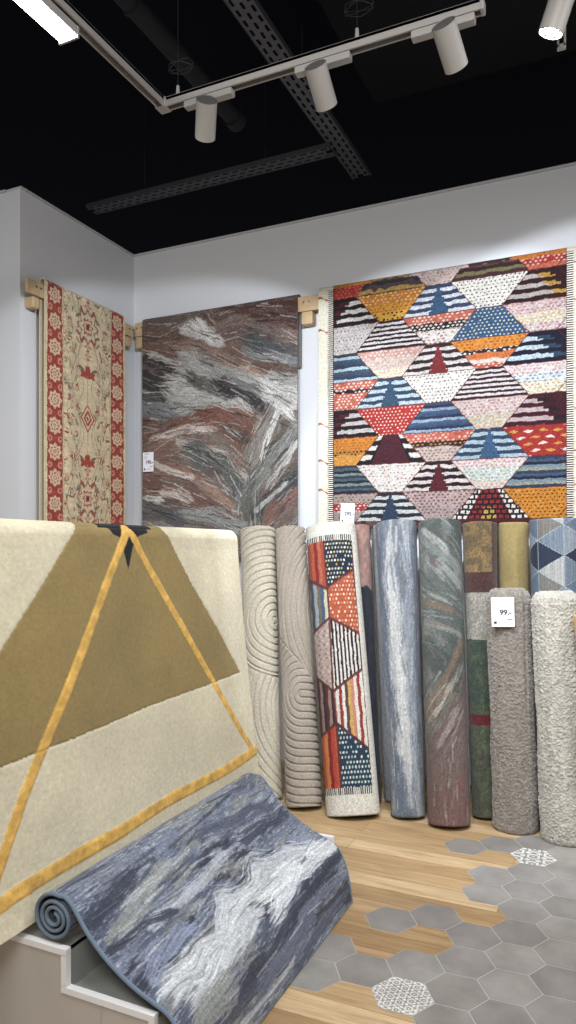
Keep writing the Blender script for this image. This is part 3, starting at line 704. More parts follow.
# ---- big geometric kilim
KX0, KS = -1.68, 0.3153
KP_, KZ0 = 0.1875, 3.19
DR = (96, 34, 36)
NAVY = (44, 66, 92); BLK = (40, 30, 36); CREAM = (216, 206, 196); ORG = (222, 128, 30); RED = (186, 40, 36); SAL = (206, 92, 68); LBL = (170, 192, 204); PNK = (204, 176, 168); MAR = (92, 30, 36); TAN = (168, 146, 134)
def S_(cols, n, wob=0.5): return ('s', cols, int(n*1.25), wob)
def Dt(base, dots, dens=1.0): return ('d', base, dots, dens)
KIL = {
 'A': [('b', [(0.55, ORG, None), (1, RED, SAL)]), ('st', BLK, CREAM, MAR, 1), Dt((206, 198, 196), [(120, 96, 110), (180, 130, 120), (214, 190, 150)]), S_([NAVY, LBL, (52, 84, 112), (60, 70, 96)], 8),
       ('b', [(0.28, SAL, (230, 200, 180)), (0.42, BLK, CREAM), (1, SAL, (236, 205, 190))]), ('st', BLK, (190, 180, 176), MAR, 1), ('b', [(0.5, ORG, (206, 96, 20)), (0.62, (196, 120, 40), BLK), (1, (226, 146, 44), None)]),
       S_([(46, 62, 84), (70, 92, 104), (38, 40, 62), (120, 140, 130)], 9), ('b', [(0.35, TAN, (120, 90, 90)), (0.65, RED, CREAM), (1, TAN, (150, 120, 110))])],
 'B': [S_([(52, 44, 56), (80, 62, 66), (184, 140, 60), (46, 60, 80)], 6, 2.0), ('b', [(0.4, (220, 120, 26), (238, 190, 120)), (0.7, (232, 152, 36), (206, 100, 20)), (1, (238, 168, 40), (60, 40, 40))]), S_([BLK, (214, 202, 200)], 11),
       ('b', [(0.3, (214, 150, 136), CREAM), (0.7, PNK, (220, 196, 160)), (1, (220, 204, 184), (214, 180, 130))]), ('t', LBL, NAVY, (48, 78, 108)), Dt((196, 40, 34), [(232, 210, 200)], 1.0), ('chev',), Dt((216, 206, 198), [(190, 90, 70), (110, 90, 120)], 0.5), ('t', (190, 196, 196), (46, 42, 54), (44, 62, 90))],
 'C': [Dt(PNK, [(150, 110, 110)], 0.6), ('t', (200, 206, 214), (52, 62, 96), (48, 84, 124)), ('b', [(0.3, SAL, (230, 190, 170)), (0.55, BLK, CREAM), (1, CREAM, (160, 120, 110))]), ('t', (212, 202, 198), (58, 36, 46), (140, 40, 44)), Dt((226, 218, 208), [(90, 80, 90)], 0.8),
       S_([(50, 76, 116), (44, 50, 80), (130, 160, 190), (60, 84, 120)], 9), ('b', [(0.3, (206, 90, 70), (230, 180, 160)), (0.5, (52, 34, 36), (190, 120, 70)), (1, (190, 168, 156), (150, 110, 100))]), ('t', (206, 188, 182), BLK, MAR), ('b', [(0.5, (180, 150, 144), (120, 80, 80)), (1, (170, 146, 142), (130, 90, 90))])],
 'D': [S_([(60, 34, 36), (120, 110, 70), (72, 40, 44), (180, 150, 120), (90, 60, 60)], 7, 1.0), Dt((226, 218, 206), [(60, 56, 60)], 1.0), Dt((44, 84, 128), [(226, 216, 150), (200, 210, 216)], 1.0),
       ('b', [(0.38, (230, 138, 34), (206, 84, 30)), (0.5, (52, 34, 40), CREAM), (0.7, (222, 108, 46), None), (0.84, (220, 190, 180), CREAM), (1, (206, 78, 58), CREAM)]), S_([(52, 30, 38), (214, 200, 200)], 11),
       ('b', [(0.5, (206, 182, 176), (180, 130, 130)), (1, (200, 184, 166), (190, 170, 120))]), ('t', (158, 184, 198), (44, 62, 92), (50, 88, 130)), ('b', [(0.3, (216, 196, 192), (200, 140, 140)), (0.7, (196, 204, 206), (170, 180, 120)), (1, (214, 190, 190), (200, 180, 140))]), ('rows',)],
 'E': [('b', [(0.6, (224, 118, 30), (206, 84, 24)), (0.85, RED, (230, 170, 150)), (1, (206, 90, 60), None)]), ('st', (54, 26, 30), (176, 168, 160), (196, 140, 40), -1), ('b', [(0.4, (206, 180, 176), (190, 120, 120)), (0.7, (214, 200, 180), (210, 180, 100)), (1, (206, 186, 184), (180, 120, 120))]), ('st', (30, 30, 50), (176, 196, 208), NAVY, -1),
       ('b', [(0.3, (216, 196, 194), (206, 150, 150)), (0.6, (206, 210, 206), (120, 140, 170)), (1, (218, 208, 190), (200, 170, 90))]), ('st', (70, 26, 36), (190, 160, 162), BLK, -1), ('big', RED, (234, 205, 190)), S_([(46, 62, 92), (60, 84, 116), (36, 40, 66), (110, 140, 160), (150, 150, 130)], 9), Dt((226, 134, 28), [(60, 40, 30)], 0.9)],
}
def kil_style(st, a, b, hw, z, seed):
    n = a.shape[0]; c = np.zeros((n, 3)); rs = np.random.RandomState(seed)
    wob = (vnoise(a*28, z*28, seed)-0.5)
    if st[0] == 's':
        k = np.floor(b*st[2]+wob*0.5*st[3]).astype(int) % len(st[1]); c[:] = np.array(st[1], float)[k]
    elif st[0] in ('d', 'big'):
        c[:] = st[1]; big = st[0] == 'big'
        sy, sx = (0.040, 0.085) if big else (0.021, 0.026)
        row = np.floor(z/sy).astype(int); gx = a/sx+0.5*(row % 2); gy = z/sy
        rnd = vnoise(np.floor(gx)*5.3+0.5, row*3.7+0.5, seed+2)
        dens = 1 if big else st[3]
        m = (np.abs((gx % 1)-0.5)*(1.0 if big else 1.3)+np.abs((gy % 1)-0.5+wob*0.3)*1.4 < 0.36) & (rnd > 0.75-0.6*dens)
        dots = [st[2]] if big else st[2]; k = (np.abs(np.floor(gx).astype(int)*3+row)) % len(dots); c[m] = np.array(dots, float)[k[m]]
        if big:
            m2 = m & (rnd > 0.62); c[m2] = (226, 150, 50)
    elif st[0] == 'b':
        lo = 0; bb = np.clip(b+wob*0.07, 0, 0.999)
        for hi, base, dot in st[1]:
            m = (bb >= lo) & (bb < hi+1e-9); cc = np.tile(np.array(base, float), (n, 1))
            if dot is not None:
                row = np.floor(z/0.019).astype(int); gx = a/0.03+0.5*(row % 2)+wob*0.4
                dm = (np.abs((gx % 1)-0.5)+np.abs(((z/0.019) % 1)-0.5)*0.9 < 0.36) & (vnoise(np.floor(gx)*2.3, row*1.7, seed) > 0.3); cc[dm] = dot
            c[m] = cc[m]; lo = hi
    elif st[0] == 't':          # striped trapezoid with a stepped tree in the middle
        _, A_, B_, T_ = st
        k = np.floor(b*8.0+wob*0.35).astype(int) % 2; c[:] = np.where(k[:, None] == 0, np.array(B_, float), np.array(A_, float))
        stepw = (0.010+0.013*np.floor(b*4.5)); m = np.abs(a) < stepw; c[m & (b > 0.08)] = T_
    elif st[0] == 'st':         # stair-stepped block: dark on the selvedge side, pale bars on the other
        _, base, light, mid, side = st
        c[:] = base; k = np.floor(b*7+wob*0.3).astype(int); bar = (k % 2) == 1
        edge = hw-0.045-0.0*b; q = a*side
        lim = -0.02-0.030*np.floor(b*3.99)+0.05
        m = bar & (q > lim); c[m] = light; m = bar & (q <= lim) & (q > lim-0.07); c[m] = mid
    elif st[0] == 'chev':       # black and white stepped rim around a maroon triangle
        c[:] = MAR; q = (np.abs(a)-0.0)/np.maximum(hw, 1e-3)
        k = np.floor(b*6+wob*0.3).astype(int); rim_ = q > 0.62; c[rim_] = np.where((k[rim_] % 2)[:, None] == 0, np.array(CREAM, float), np.array(BLK, float))
        m = ~rim_ & ((np.floor(z/0.018+np.floor(a/0.02)*0.5).astype(int) % 2) == 0); c[m] = (70, 34, 50)
        m = (q > 0.55) & (q < 0.64); c[m] = BLK
    elif st[0] == 'rows':
        c[:] = BLK; k = np.floor(b*6+wob*0.3).astype(int); gx = (a/0.036+0.5*(k % 2)); m = (np.abs((gx % 1)-0.5) < 0.34) & (np.abs(((b*6) % 1)-0.5) < 0.3)
        q = np.abs(a)/np.maximum(hw, 1e-3); c[m & (q > 0.6)] = (222, 214, 204); c[m & (q <= 0.6)] = (160, 36, 40); c[m & (q < 0.2) & (b > 0.6)] = (206, 160, 60)
    return c
def desat(img, k):
    g = img.mean(-1, keepdims=True); return g+(img-g)*k
def kilim_paint(X, Z):
    img = np.ones(X.shape+(3,))*np.array(CREAM, float)
    wob = (vnoise(X*40, Z*40, 3)-0.5)*0.006
    xx = X+wob; zz = Z+wob
    k = np.clip(np.floor((KZ0-zz)/KP_).astype(int)+1, 0, 8); b = (KZ0-zz)/KP_-(k-1)
    b = np.clip(b, -0.2, 1.0); bb = np.clip(b, 0, 1)
    wn, ww = 0.078, 0.2373
    outl = np.zeros(X.shape, bool); done = np.zeros(X.shape, bool)
    for ci, nm in enumerate('ABCDE'):
        cx = KX0+ci*KS; upper = ((k % 2) == 0) if nm in 'BD' else ((k % 2) == 1)
        hw = np.where(upper, wn+(ww-wn)*bb, ww-(ww-wn)*bb)
        inside = (np.abs(xx-cx) <= hw)
        if nm == 'A': inside |= xx < cx
        if nm == 'E': inside |= xx > cx
        outl |= np.abs(np.abs(xx-cx)-hw) < 0.0035
        for kk in range(9):
            m = inside & (k == kk) & ~done
            if not m.any(): continue
            a = (xx-cx)[m]; img[m] = kil_style(KIL[nm][kk], a, bb[m], hw[m], zz[m], 11*ci+kk)
            done |= m
    outl |= (np.minimum(bb, 1-bb)*KP_ < 0.0028)
    img[outl] = img[outl]*0.2+np.array(DR)*0.8
    g = fbm(X*230, Z*230, 9, 2); g2 = vnoise(X*60, Z*330, 19)
    img = img*(0.86+0.16*g+0.14*g2)[..., None]
    img = desat(img, 0.72)*0.85*(1+0.35*(vnoise(X*170, Z*260, 77)-0.5))[..., None]
    # cream hems and stubby fringe zone either side
    XL_, XR_ = -1.764, -0.283
    hem = (X < XL_) | (X > XR_)
    hc = np.array((214, 208, 190.))*(0.93+0.12*g)[..., None]; img[hem] = hc[hem]
    for zl in (3.21, 2.99, 2.35, 2.10, 1.9):
        dz = np.abs(Z-zl-0.012*np.sin(X*60)); m = hem & (dz < 0.006+0.003*np.sin(X*90)); img[m] = (150, 92, 76)
    return img
kil_root = hung_rug('hanging_rug', -1.873, -0.18, 1.64, 3.302, kilim_paint, M_rug_weave, '', 560, 520, t=0.008, back=(190, 176, 160), wave=0.0025, seed=2)
setp(kil_root, 'large multicoloured geometric kilim hung on the back wall with fringed sides', 'rug', 'rugs hung over timber beams')
for xa, dr in ((-1.764, -1), (-0.283, 1)):
    bm = bmesh.new(); rs = random.Random(5)
    z = 1.66; dark = bmesh.new()
    while z < 3.27:
        L_ = rs.uniform(0.036, 0.046); dz = rs.uniform(-0.003, 0.003)
        x1 = xa+dr*L_; yb = YR-0.0095
        bm_box(bm, ((xa-dr*0.004+x1)/2, yb, z), (L_, 0.0045, 0.0055), Matrix.Rotation(dz/0.04, 3, 'Y'))
        z += 0.0135
    o = obj('fringe', bm, plain('cream_fringe_yarn', (222, 216, 204), 0.9), kil_root)
    bm = bmesh.new(); bm_box(bm, (xa+dr*0.014, YR-0.0052, (1.65+3.26)/2), (0.036, 0.004, 1.61)); obj('fringe_binding', bm, plain('dark_woven_binding', (46, 36, 40), 0.9), kil_root)

# ---- abstract rust and grey rug
def A4(x, y):
    p_ = at_y(130+x/3.0316, 280+y/3.0316, YR); return (p_.x, p_.z)
AB = [
 ([(40, 160), (250, 110), (500, 60)], 90, (112, 76, 64)), ([(60, 130), (200, 100)], 30, (100, 84, 76)), ([(300, 70), (500, 60)], 30, (84, 50, 46)), ([(330, 110), (500, 130)], 26, (92, 52, 46)),
 ([(260, 140), (340, 120), (480, 170)], 22, (130, 104, 92)), ([(60, 200), (170, 215)], 34, (122, 84, 70)), ([(240, 190), (400, 290)], 46, (132, 96, 80)), ([(150, 200), (260, 230), (380, 300)], 24, (150, 118, 102)),
 ([(175, 150), (265, 180)], 30, (196, 190, 184)), ([(200, 135), (240, 175)], 22, (206, 202, 198)),
 ([(365, 185), (505, 230)], 30, (74, 80, 84)), ([(350, 215), (500, 250)], 18, (124, 128, 130)), ([(400, 255), (500, 285)], 20, (100, 66, 58)), ([(350, 260), (430, 310)], 18, (156, 110, 88)),
 ([(45, 235), (165, 285)], 26, (52, 46, 48)), ([(45, 300), (150, 330)], 46, (56, 52, 54)), ([(40, 350), (120, 350)], 26, (66, 66, 70)),
 ([(165, 235), (240, 270), (420, 330)], 34, (156, 156, 150)), ([(60, 225), (150, 250)], 12, (176, 170, 160)),
 ([(130, 330), (260, 350), (390, 430)], 52, (172, 174, 168)), ([(120, 390), (300, 390)], 40, (160, 162, 158)), ([(180, 290), (300, 345)], 20, (86, 86, 86)),
 ([(280, 315), (440, 385)], 34, (48, 46, 48)), ([(300, 300), (420, 350)], 14, (110, 112, 110)),
 ([(420, 320), (505, 350)], 44, (186, 184, 178)), ([(430, 290), (500, 300)], 18, (150, 146, 140)),
 ([(40, 385), (125, 410)], 34, (112, 120, 126)), ([(45, 440), (90, 440)], 26, (118, 70, 56)),
 ([(45, 500), (140, 440), (270, 405), (380, 440)], 36, (128, 78, 60)), ([(60, 490), (180, 450), (280, 440)], 16, (196, 180, 166)), ([(230, 410), (375, 480)], 40, (124, 70, 54)), ([(290, 450), (350, 480)], 24, (80, 62, 58)),
 ([(60, 520), (200, 500), (330, 560)], 34, (136, 98, 82)), ([(150, 500), (280, 530), (360, 600)], 18, (178, 168, 156)),
 ([(190, 520), (280, 570), (340, 650)], 44, (84, 88, 86)), ([(60, 575), (160, 590), (250, 640)], 30, (146, 100, 84)), ([(70, 560), (190, 600)], 12, (196, 184, 172)),
 ([(50, 620), (200, 660), (350, 730)], 46, (124, 82, 70)), ([(215, 620), (330, 700)], 22, (160, 118, 98)), ([(100, 640), (180, 670)], 16, (190, 170, 160)),
 ([(375, 540), (400, 460), (445, 380)], 38, (136, 128, 118)), ([(400, 540), (450, 400)], 12, (206, 202, 194)), ([(440, 370), (490, 410)], 20, (196, 196, 190)), ([(430, 530), (480, 480)], 26, (74, 70, 66)),
 ([(345, 670), (420, 570), (505, 440)], 30, (120, 124, 118)), ([(420, 620), (500, 500)], 14, (190, 190, 184)), ([(360, 620), (370, 740)], 40, (96, 98, 92)),
 ([(390, 715), (505, 600)], 26, (58, 64, 66)), ([(385, 700), (470, 620)], 9, (170, 172, 166)), ([(425, 735), (510, 655)], 34, (128, 82, 70)),
 ([(160, 705), (340, 740)], 30, (134, 138, 136)), ([(45, 690), (150, 725)], 30, (84, 84, 88)), ([(50, 660), (90, 670)], 16, (190, 186, 180)), ([(45, 745), (200, 770)], 20, (120, 116, 112)),
]
def abstract_paint(X, Z):
    img = np.ones(X.shape+(3,))*np.array((112, 94, 84), float)*(0.75+0.5*fbm(X*6+Z*3, Z*14, 3, 4))[..., None]
    k_ = 4.9/720/3.0316
    Xo, Zo = X, Z; X = X+0.03*(fbm(Xo*4, Zo*4, 201, 3)-0.5)+0.012*(fbm(Xo*30, Zo*30, 203, 2)-0.5); Z = Z+0.03*(fbm(Xo*4, Zo*4, 205, 3)-0.5)+0.012*(fbm(Xo*30, Zo*30, 207, 2)-0.5)
    for i, (pts, wd, c) in enumerate(AB):
        img = stroke(img, X, Z, [A4(*q) for q in pts], wd*k_*1.15, c, 100+i*5, 0.95, 1.0, 0.3)
    GD = [([A4(*q) for q in pts], wd, c) for pts, wd, c in AB]
    img = flecks(img, X, Z, GD, 1100, 900, 0.04, 0.22, (0.002, 0.007), ((190, 184, 176), (50, 47, 47), (118, 84, 72), (116, 118, 114), (84, 78, 74), (150, 146, 138)), 0.7)
    img = desat(img, 0.64)*0.96
    hat = vnoise(X*60+Z*25, Z*420, 71); img = mix(img, (186, 182, 174), sstep(0.70, 0.95, hat)*sstep(0.45, 0.6, fbm(X*9, Z*9, 73, 3))*0.45); img = mix(img, (52, 48, 48), sstep(0.75, 0.95, vnoise(X*60+Z*25, Z*420, 75))*0.4)
    g = fbm(X*250, Z*250, 4, 2); return img*(0.74+0.52*g)[..., None]
ab_root = hung_rug('hanging_rug', -3.338, -2.03, 1.45, 3.283, abstract_paint, M_rug_flat, '', 420, 520, t=0.010, back=(120, 116, 112), rim=(96, 94, 96), wave=0.0015, seed=4)
setp(ab_root, 'rust, grey and white abstract brushstroke rug hung on the back wall', 'rug', 'rugs hung over timber beams')

# ---- persian runner on the left wall
RX = -3.385
ra = at_x(45, 281, RX); rb_ = at_x(125, 314, RX)
def runner_paint(Y, Z):
    Y = Y+0.010*(fbm(Y*22, Z*22, 41, 3)-0.5)+0.006*(vnoise(Y*70, Z*70, 43)-0.5); Z = Z+0.012*(fbm(Y*22, Z*22, 51, 3)-0.5)+0.006*(vnoise(Y*70, Z*70, 53)-0.5)
    y0, y1 = ra.y, rb_.y; Wd = y1-y0; c = (y0+y1)/2
    img = np.ones(Y.shape+(3,))*np.array((208, 190, 158), float)*(0.92+0.16*fbm(Y*20, Z*20, 3, 3))[..., None]
    m_ = np.abs(Y-c)                                       # the runner is symmetric about its centre line
    bw = 0.125; bi = Wd/2-0.028-bw; bo = Wd/2-0.028
    RD = np.array((146, 66, 58.)); SG = (128, 120, 98); DK = (96, 78, 66)
    brd = (m_ > bi) & (m_ < bo)
    nb = fbm(Y*70, Z*70, 7, 2)
    img[brd] = (RD*(0.85+0.3*nb)[..., None])[brd]
    # rosettes down the border
    per = 0.172; zc = (np.floor(Z/per)+0.5)*per; d = np.hypot(m_-(bi+bo)/2, Z-zc); an = np.arctan2(Z-zc, m_-(bi+bo)/2)
    ros = brd & (d < 0.052+0.007*np.cos(8*an)); img[ros] = (204, 176, 148)
    img[brd & (np.abs(d-0.030) < 0.0045) & (np.cos(8*an) > -0.5)] = (140, 96, 74); img[brd & (d < 0.013)] = (150, 62, 52); img[brd & (np.abs(d-0.006) < 0.003)] = (206, 180, 150)
    d2 = np.hypot(np.abs(m_-(bi+bo)/2)-0.045, np.abs(Z-zc)-per/2); img[brd & (d2 < 0.022)] = (190, 130, 108); img[brd & (d2 < 0.008)] = (130, 60, 50)
    for e, c_, w_ in ((bi, (120, 60, 50), 0.003), (bo, (120, 60, 50), 0.003), (bi-0.012, (176, 150, 116), 0.003)):
        img[np.abs(m_-e) < w_] = c_
    fld = m_ < bi-0.016
    def put(mask, col): img[mask & fld] = col
    # vines
    for f_, ph, am, off in ((5.0, 0, 0.05, 0.12), (5.0, 2.2, 0.05, 0.17), (9.0, 1.0, 0.03, 0.07), (7.0, 0.4, 0.05, 0.21)):
        put(np.abs(m_-off-am*np.sin(Z*f_*2+ph)) < 0.0022, SG)
    put((m_ < 0.0022), SG)
    rs = np.random.RandomState(12)
    def flower(my, mz, r, c1, c2, k=6, ph=0):
        d = np.hypot(m_-my, Z-mz); a_ = np.arctan2(Z-mz, m_-my); rad = r*(0.72+0.28*np.cos(k*a_+ph))
        put(d < rad, c1); put(np.abs(d-rad*0.62) < r*0.09, (214, 196, 166)); put(d < r*0.26, c2)
    def leaf(my, mz, r, ang, col):
        dx = m_-my; dz = Z-mz; u_ = dx*math.cos(ang)+dz*math.sin(ang); v_ = -dx*math.sin(ang)+dz*math.cos(ang)
        put((u_/r)**2+(v_/(r*0.34))**2 < 1, col)
    REDS = [(150, 78, 68), (166, 100, 84)]; SAGE = [(132, 124, 102), (112, 106, 92), (150, 138, 112)]
    # medallions on the centre line
    for mz in (3.06, 1.86):
        for r, col in ((0.115, SAGE[0]), (0.095, (208, 190, 158)), (0.055, (164, 70, 60)), (0.042, (208, 184, 152)), (0.022, (120, 60, 54))):
            d = np.hypot(m_, (Z-mz)*0.72); a_ = np.arctan2(Z-mz, m_); put(d < r*(0.82+0.18*np.cos(7*a_)), col)
        for dz in (-0.20, -0.14, 0.14, 0.20): flower(0, mz+dz, 0.032, (160, 64, 56), (206, 180, 150), 5)
        for sz in (-1, 1): leaf(0.055, mz+sz*0.10, 0.035, 0.9*sz, (164, 74, 62)); leaf(0.10, mz+sz*0.06, 0.030, -0.5*sz, SAGE[1])
    mz = 2.42; d = np.abs(m_)*1.35+np.abs(Z-mz); put(d < 0.10, (164, 66, 58)); put(d < 0.082, (208, 190, 158)); put(d < 0.060, (164, 66, 58)); put(d < 0.036, (208, 188, 158)); put(d < 0.018, (130, 60, 54))
    for mz in (2.73, 2.11):
        for an in (-0.9, 0.0, 0.9): leaf(0.03*abs(an)+0.012, mz+0.02*math.cos(an*2), 0.042, PI/2-an*1.1, (160, 70, 60))
        leaf(0.06, mz+0.03, 0.03, 0.5, SAGE[1])
    z = 1.5
    while z < 3.27:
        for my in (0.10, 0.175, 0.235):
            q = rs.rand(); yy = my+rs.uniform(-0.018, 0.018); zz_ = z+rs.uniform(-0.03, 0.03)
            if q < 0.3: flower(yy, zz_, rs.uniform(0.020, 0.028), REDS[rs.randint(2)], (206, 180, 150), rs.randint(5, 8))
            elif q < 0.55: flower(yy, zz_, rs.uniform(0.018, 0.026), SAGE[rs.randint(3)], (190, 150, 120), 6)
            for _ in range(2): leaf(yy+rs.uniform(-0.03, 0.03), zz_+rs.uniform(-0.04, 0.04), rs.uniform(0.012, 0.024), rs.uniform(0, PI), (SAGE+REDS)[rs.randint(5)])
        z += 0.085
    g = fbm(Y*260, Z*260, 4, 2); st = vnoise(Y*8, Z*330, 6)
    return img*(0.82+0.22*g+0.14*st)[..., None]
run = hung_rug('hanging_rug', ra.y, rb_.y, 1.35, 3.268, runner_paint, M_rug_flat, '', 330, 620, t=0.007, back=(196, 184, 160), rim=(206, 192, 166), wave=0.006, seed=5, axis='y', plane=RX, over=0.05, backlen=1.88)
setp(run, 'cream persian runner with red floral borders hung on the left wall', 'rug', 'rugs hung over timber beams')

# ------------------------------------------------------------------ timber hanging beams
def beam(y_or_x, lo, hi, axis, label, blocks):
    if axis == 'x': c = ((lo+hi)/2, YR+0.0375, 3.206); sz = (hi-lo, 0.046, 0.105)
    else: c = (RX-0.025, (lo+hi)/2, 3.178); sz = (0.024, hi-lo, 0.090)
    root = empty('hanging_beam', (c[0], c[1], c[2]-sz[2]/2), label, 'beam', 'timber beams the wall rugs hang from')
    bm = bmesh.new(); bm_box(bm, c, sz, bevel=0.004); obj('rail', bm, M_pine, root)
    for b_ in blocks:
        bm = bmesh.new()
        if axis == 'x': bm_box(bm, (b_, (YR+0.02+YW)/2, c[2]-0.0975), (0.085, YW-YR-0.02, 0.09), bevel=0.010)
        else: bm_box(bm, ((RX-0.03+XL)/2, b_, c[2]-0.0825), (abs(XL-RX)-0.03, 0.06, 0.075), bevel=0.010)
        blk_ = obj('bracket_block', bm, M_pine, root)
        bm = bmesh.new()
        for dz in (-0.02, 0.02):
            if axis == 'x': bm_cyl(bm, (b_+dz, YR+0.0150, c[2]+0.01), (b_+dz, YR+0.011, c[2]+0.01), 0.006, seg=10)
            else: bm_cyl(bm, (RX-0.011, b_+dz, c[2]+0.01), (RX-0.005, b_+dz, c[2]+0.01), 0.006, seg=10)
        obj('screw', bm, M_lampdark, root)
beam(0, -3.42, -1.60, 'x', 'pine beam on the back wall holding the abstract and geometric rugs', [-3.375, -1.97])
beam(0, at_x(29, 290, RX).y, 4.53, 'y', 'pine beam on the left wall holding the persian runner', [at_x(40, 290, RX).y, 4.50])
# the geometric kilim's own beam continues to the right
bm = None
beam(0, -1.58, -0.05, 'x', 'pine beam behind the geometric kilim, its end right of the fringe', [-0.12])

# tags on the hung rugs
pt = at_y(148.2, 462, YR-0.015); price_tag(pt, (1, 0, 0), (0, 0, 1), 0.098, 0.148, '195.-', 'white price tag at the left edge of the abstract brushstroke rug')
pt = at_y(347.5, 513.5, YR-0.02); price_tag(pt, (1, 0, -0.05), (0.05, 0, 1), 0.098, 0.138, '295.-', 'white price tag at the lower left corner of the geometric kilim')

# ------------------------------------------------------------------ stepped display plinth
Y0, Y1 = 1.625, 2.985
plinth = empty('display_steps', (-1.8, 2.3, 0), 'low white stepped display plinth under the draped and the half-unrolled rugs', 'display stand')
prof = [(-2.45, 0), (-2.45, 0.337), (-1.468, 0.337), (-1.468, 0.226), (-1.158, 0.226), (-1.158, 0)]
def step_panel(y, th):
    bm = bmesh.new()
    a_ = [bm.verts.new((x, y, z)) for x, z in prof]; b_ = [bm.verts.new((x, y+th, z)) for x, z in prof]
    bm.faces.new(a_); bm.faces.new(b_[::-1])
    for i in range(len(prof)): j = (i+1) % len(prof); bm.faces.new((a_[i], a_[j], b_[j], b_[i]))
    return bm
obj('side_panel', step_panel(Y0+0.002, 0.018), M_panel, plinth); obj('side_panel', step_panel(Y1-0.020, 0.018), M_panel, plinth)
for y in (Y0+0.0095, Y1-0.0095):
    bm = bmesh.new()
    bm_box(bm, ((-2.45-1.457)/2, y, 0.3315), (0.993, 0.022, 0.018)); bm_box(bm, (-1.466, y, 0.279), (0.018, 0.022, 0.090)); bm_box(bm, ((-1.475-1.150)/2, y, 0.2235), (0.325, 0.022, 0.018)); bm_box(bm, (-1.159, y, 0.107), (0.018, 0.022, 0.215))
    obj('edge_banding', bm, M_white, plinth)
bm = bmesh.new(); bm_box(bm, ((-2.45-1.475)/2, (Y0+Y1)/2, 0.310), (0.975, Y1-Y0-0.042, 0.016)); obj('tread', bm, M_tread, plinth)
bm = bmesh.new(); bm_box(bm, ((-1.49-1.168)/2, (Y0+Y1)/2, 0.198), (0.31, Y1-Y0-0.042, 0.016)); obj('tread', bm, M_tread, plinth)
bm = bmesh.new(); bm_box(bm, (-1.482, (Y0+Y1)/2, 0.262), (0.016, Y1-Y0-0.042, 0.112)); obj('riser', bm, M_tread, plinth)
bm = bmesh.new(); bm_box(bm, (-1.170, (Y0+Y1)/2, 0.102), (0.016, Y1-Y0-0.042, 0.2)); obj('riser', bm, M_panel, plinth)
bm = bmesh.new(); bm_box(bm, (-1.33, Y0+0.001, 0.11), (0.004, 0.004, 0.22)); obj('panel_seam', bm, M_tread, plinth)

# rack the tan rug hangs on
rack = empty('rug_rack', (-1.80, 2.3, 0.322), 'white metal rack carrying the draped tan and gold rug', 'rack')
bm = bmesh.new(); bm_cyl(bm, (-1.795, 1.32, 1.540), (-1.795, 3.14, 1.540), 0.034); obj('crossbar', bm, M_white, rack, True)
for y in (1.75, 2.95):
    bm = bmesh.new(); bm_box(bm, (-1.80, y, 0.91), (0.04, 0.04, 1.18)); obj('post', bm, M_white, rack)
    bm = bmesh.new(); bm_box(bm, (-1.80, y, 0.327), (0.24, 0.05, 0.012)); obj('foot', bm, M_white, rack)

# ------------------------------------------------------------------ tan and gold rug draped over the rack
def resample(pts, n):
    pts = np.array(pts, float); d = np.r_[0, np.cumsum(np.hypot(*np.diff(pts, axis=0).T))]; t = np.linspace(0, d[-1], n)
    return np.stack([np.interp(t, d, pts[:, 0]), np.interp(t, d, pts[:, 1])], -1), t
def smooth_poly(pts, it=3):
    pts = [tuple(p_) for p_ in pts]
    for _ in range(it):
        q = [pts[0]]
        for a_, b_ in zip(pts, pts[1:]):
            q.append((a_[0]*.75+b_[0]*.25, a_[1]*.75+b_[1]*.25)); q.append((a_[0]*.25+b_[0]*.75, a_[1]*.25+b_[1]*.75))
        q.append(pts[-1]); pts = q
    return pts
gp = [(-1.615, 0.378), (-1.625, 0.42), (-1.655, 0.65), (-1.695, 1.0), (-1.728, 1.35), (-1.738, 1.50)]
gp = smooth_poly(gp)
for k in range(1, 16): a_ = PI*k/16; gp.append((-1.795+0.057*math.cos(a_), 1.544+0.057*math.sin(a_)))
gp += [(-1.853, 1.5), (-1.862, 1.2), (-1.87, 0.8), (-1.875, 0.45)]
gpr, gt = resample(gp, 640)
GY0, GY1 = 1.33, 3.165
ys = np.linspace(GY0, GY1, 420)
tan_ = np.gradient(gpr, axis=0); tan_ /= np.linalg.norm(tan_, axis=1)[:, None]
GN = np.stack([tan_[:, 1], -tan_[:, 0]], -1)              # outward (towards +X in front)
Yg, Ti = np.meshgrid(ys, np.arange(len(gpr)))
Xg = gpr[Ti, 0]; Zg = gpr[Ti, 1]; Nx = GN[Ti, 0]; Nz = GN[Ti, 1]
frontm = gt < 1.22
front_w = np.interp(gt, [0, 0.5, 1.15, 1.25], [1.0, 0.7, 0.15, 0])[Ti]
tt = gt[Ti]; YC = 2.275
rip = 0.014*(np.sin(Yg*4.3+0.6)+0.5*np.sin(Yg*9.1+Zg*2))*front_w
Xg = Xg+rip
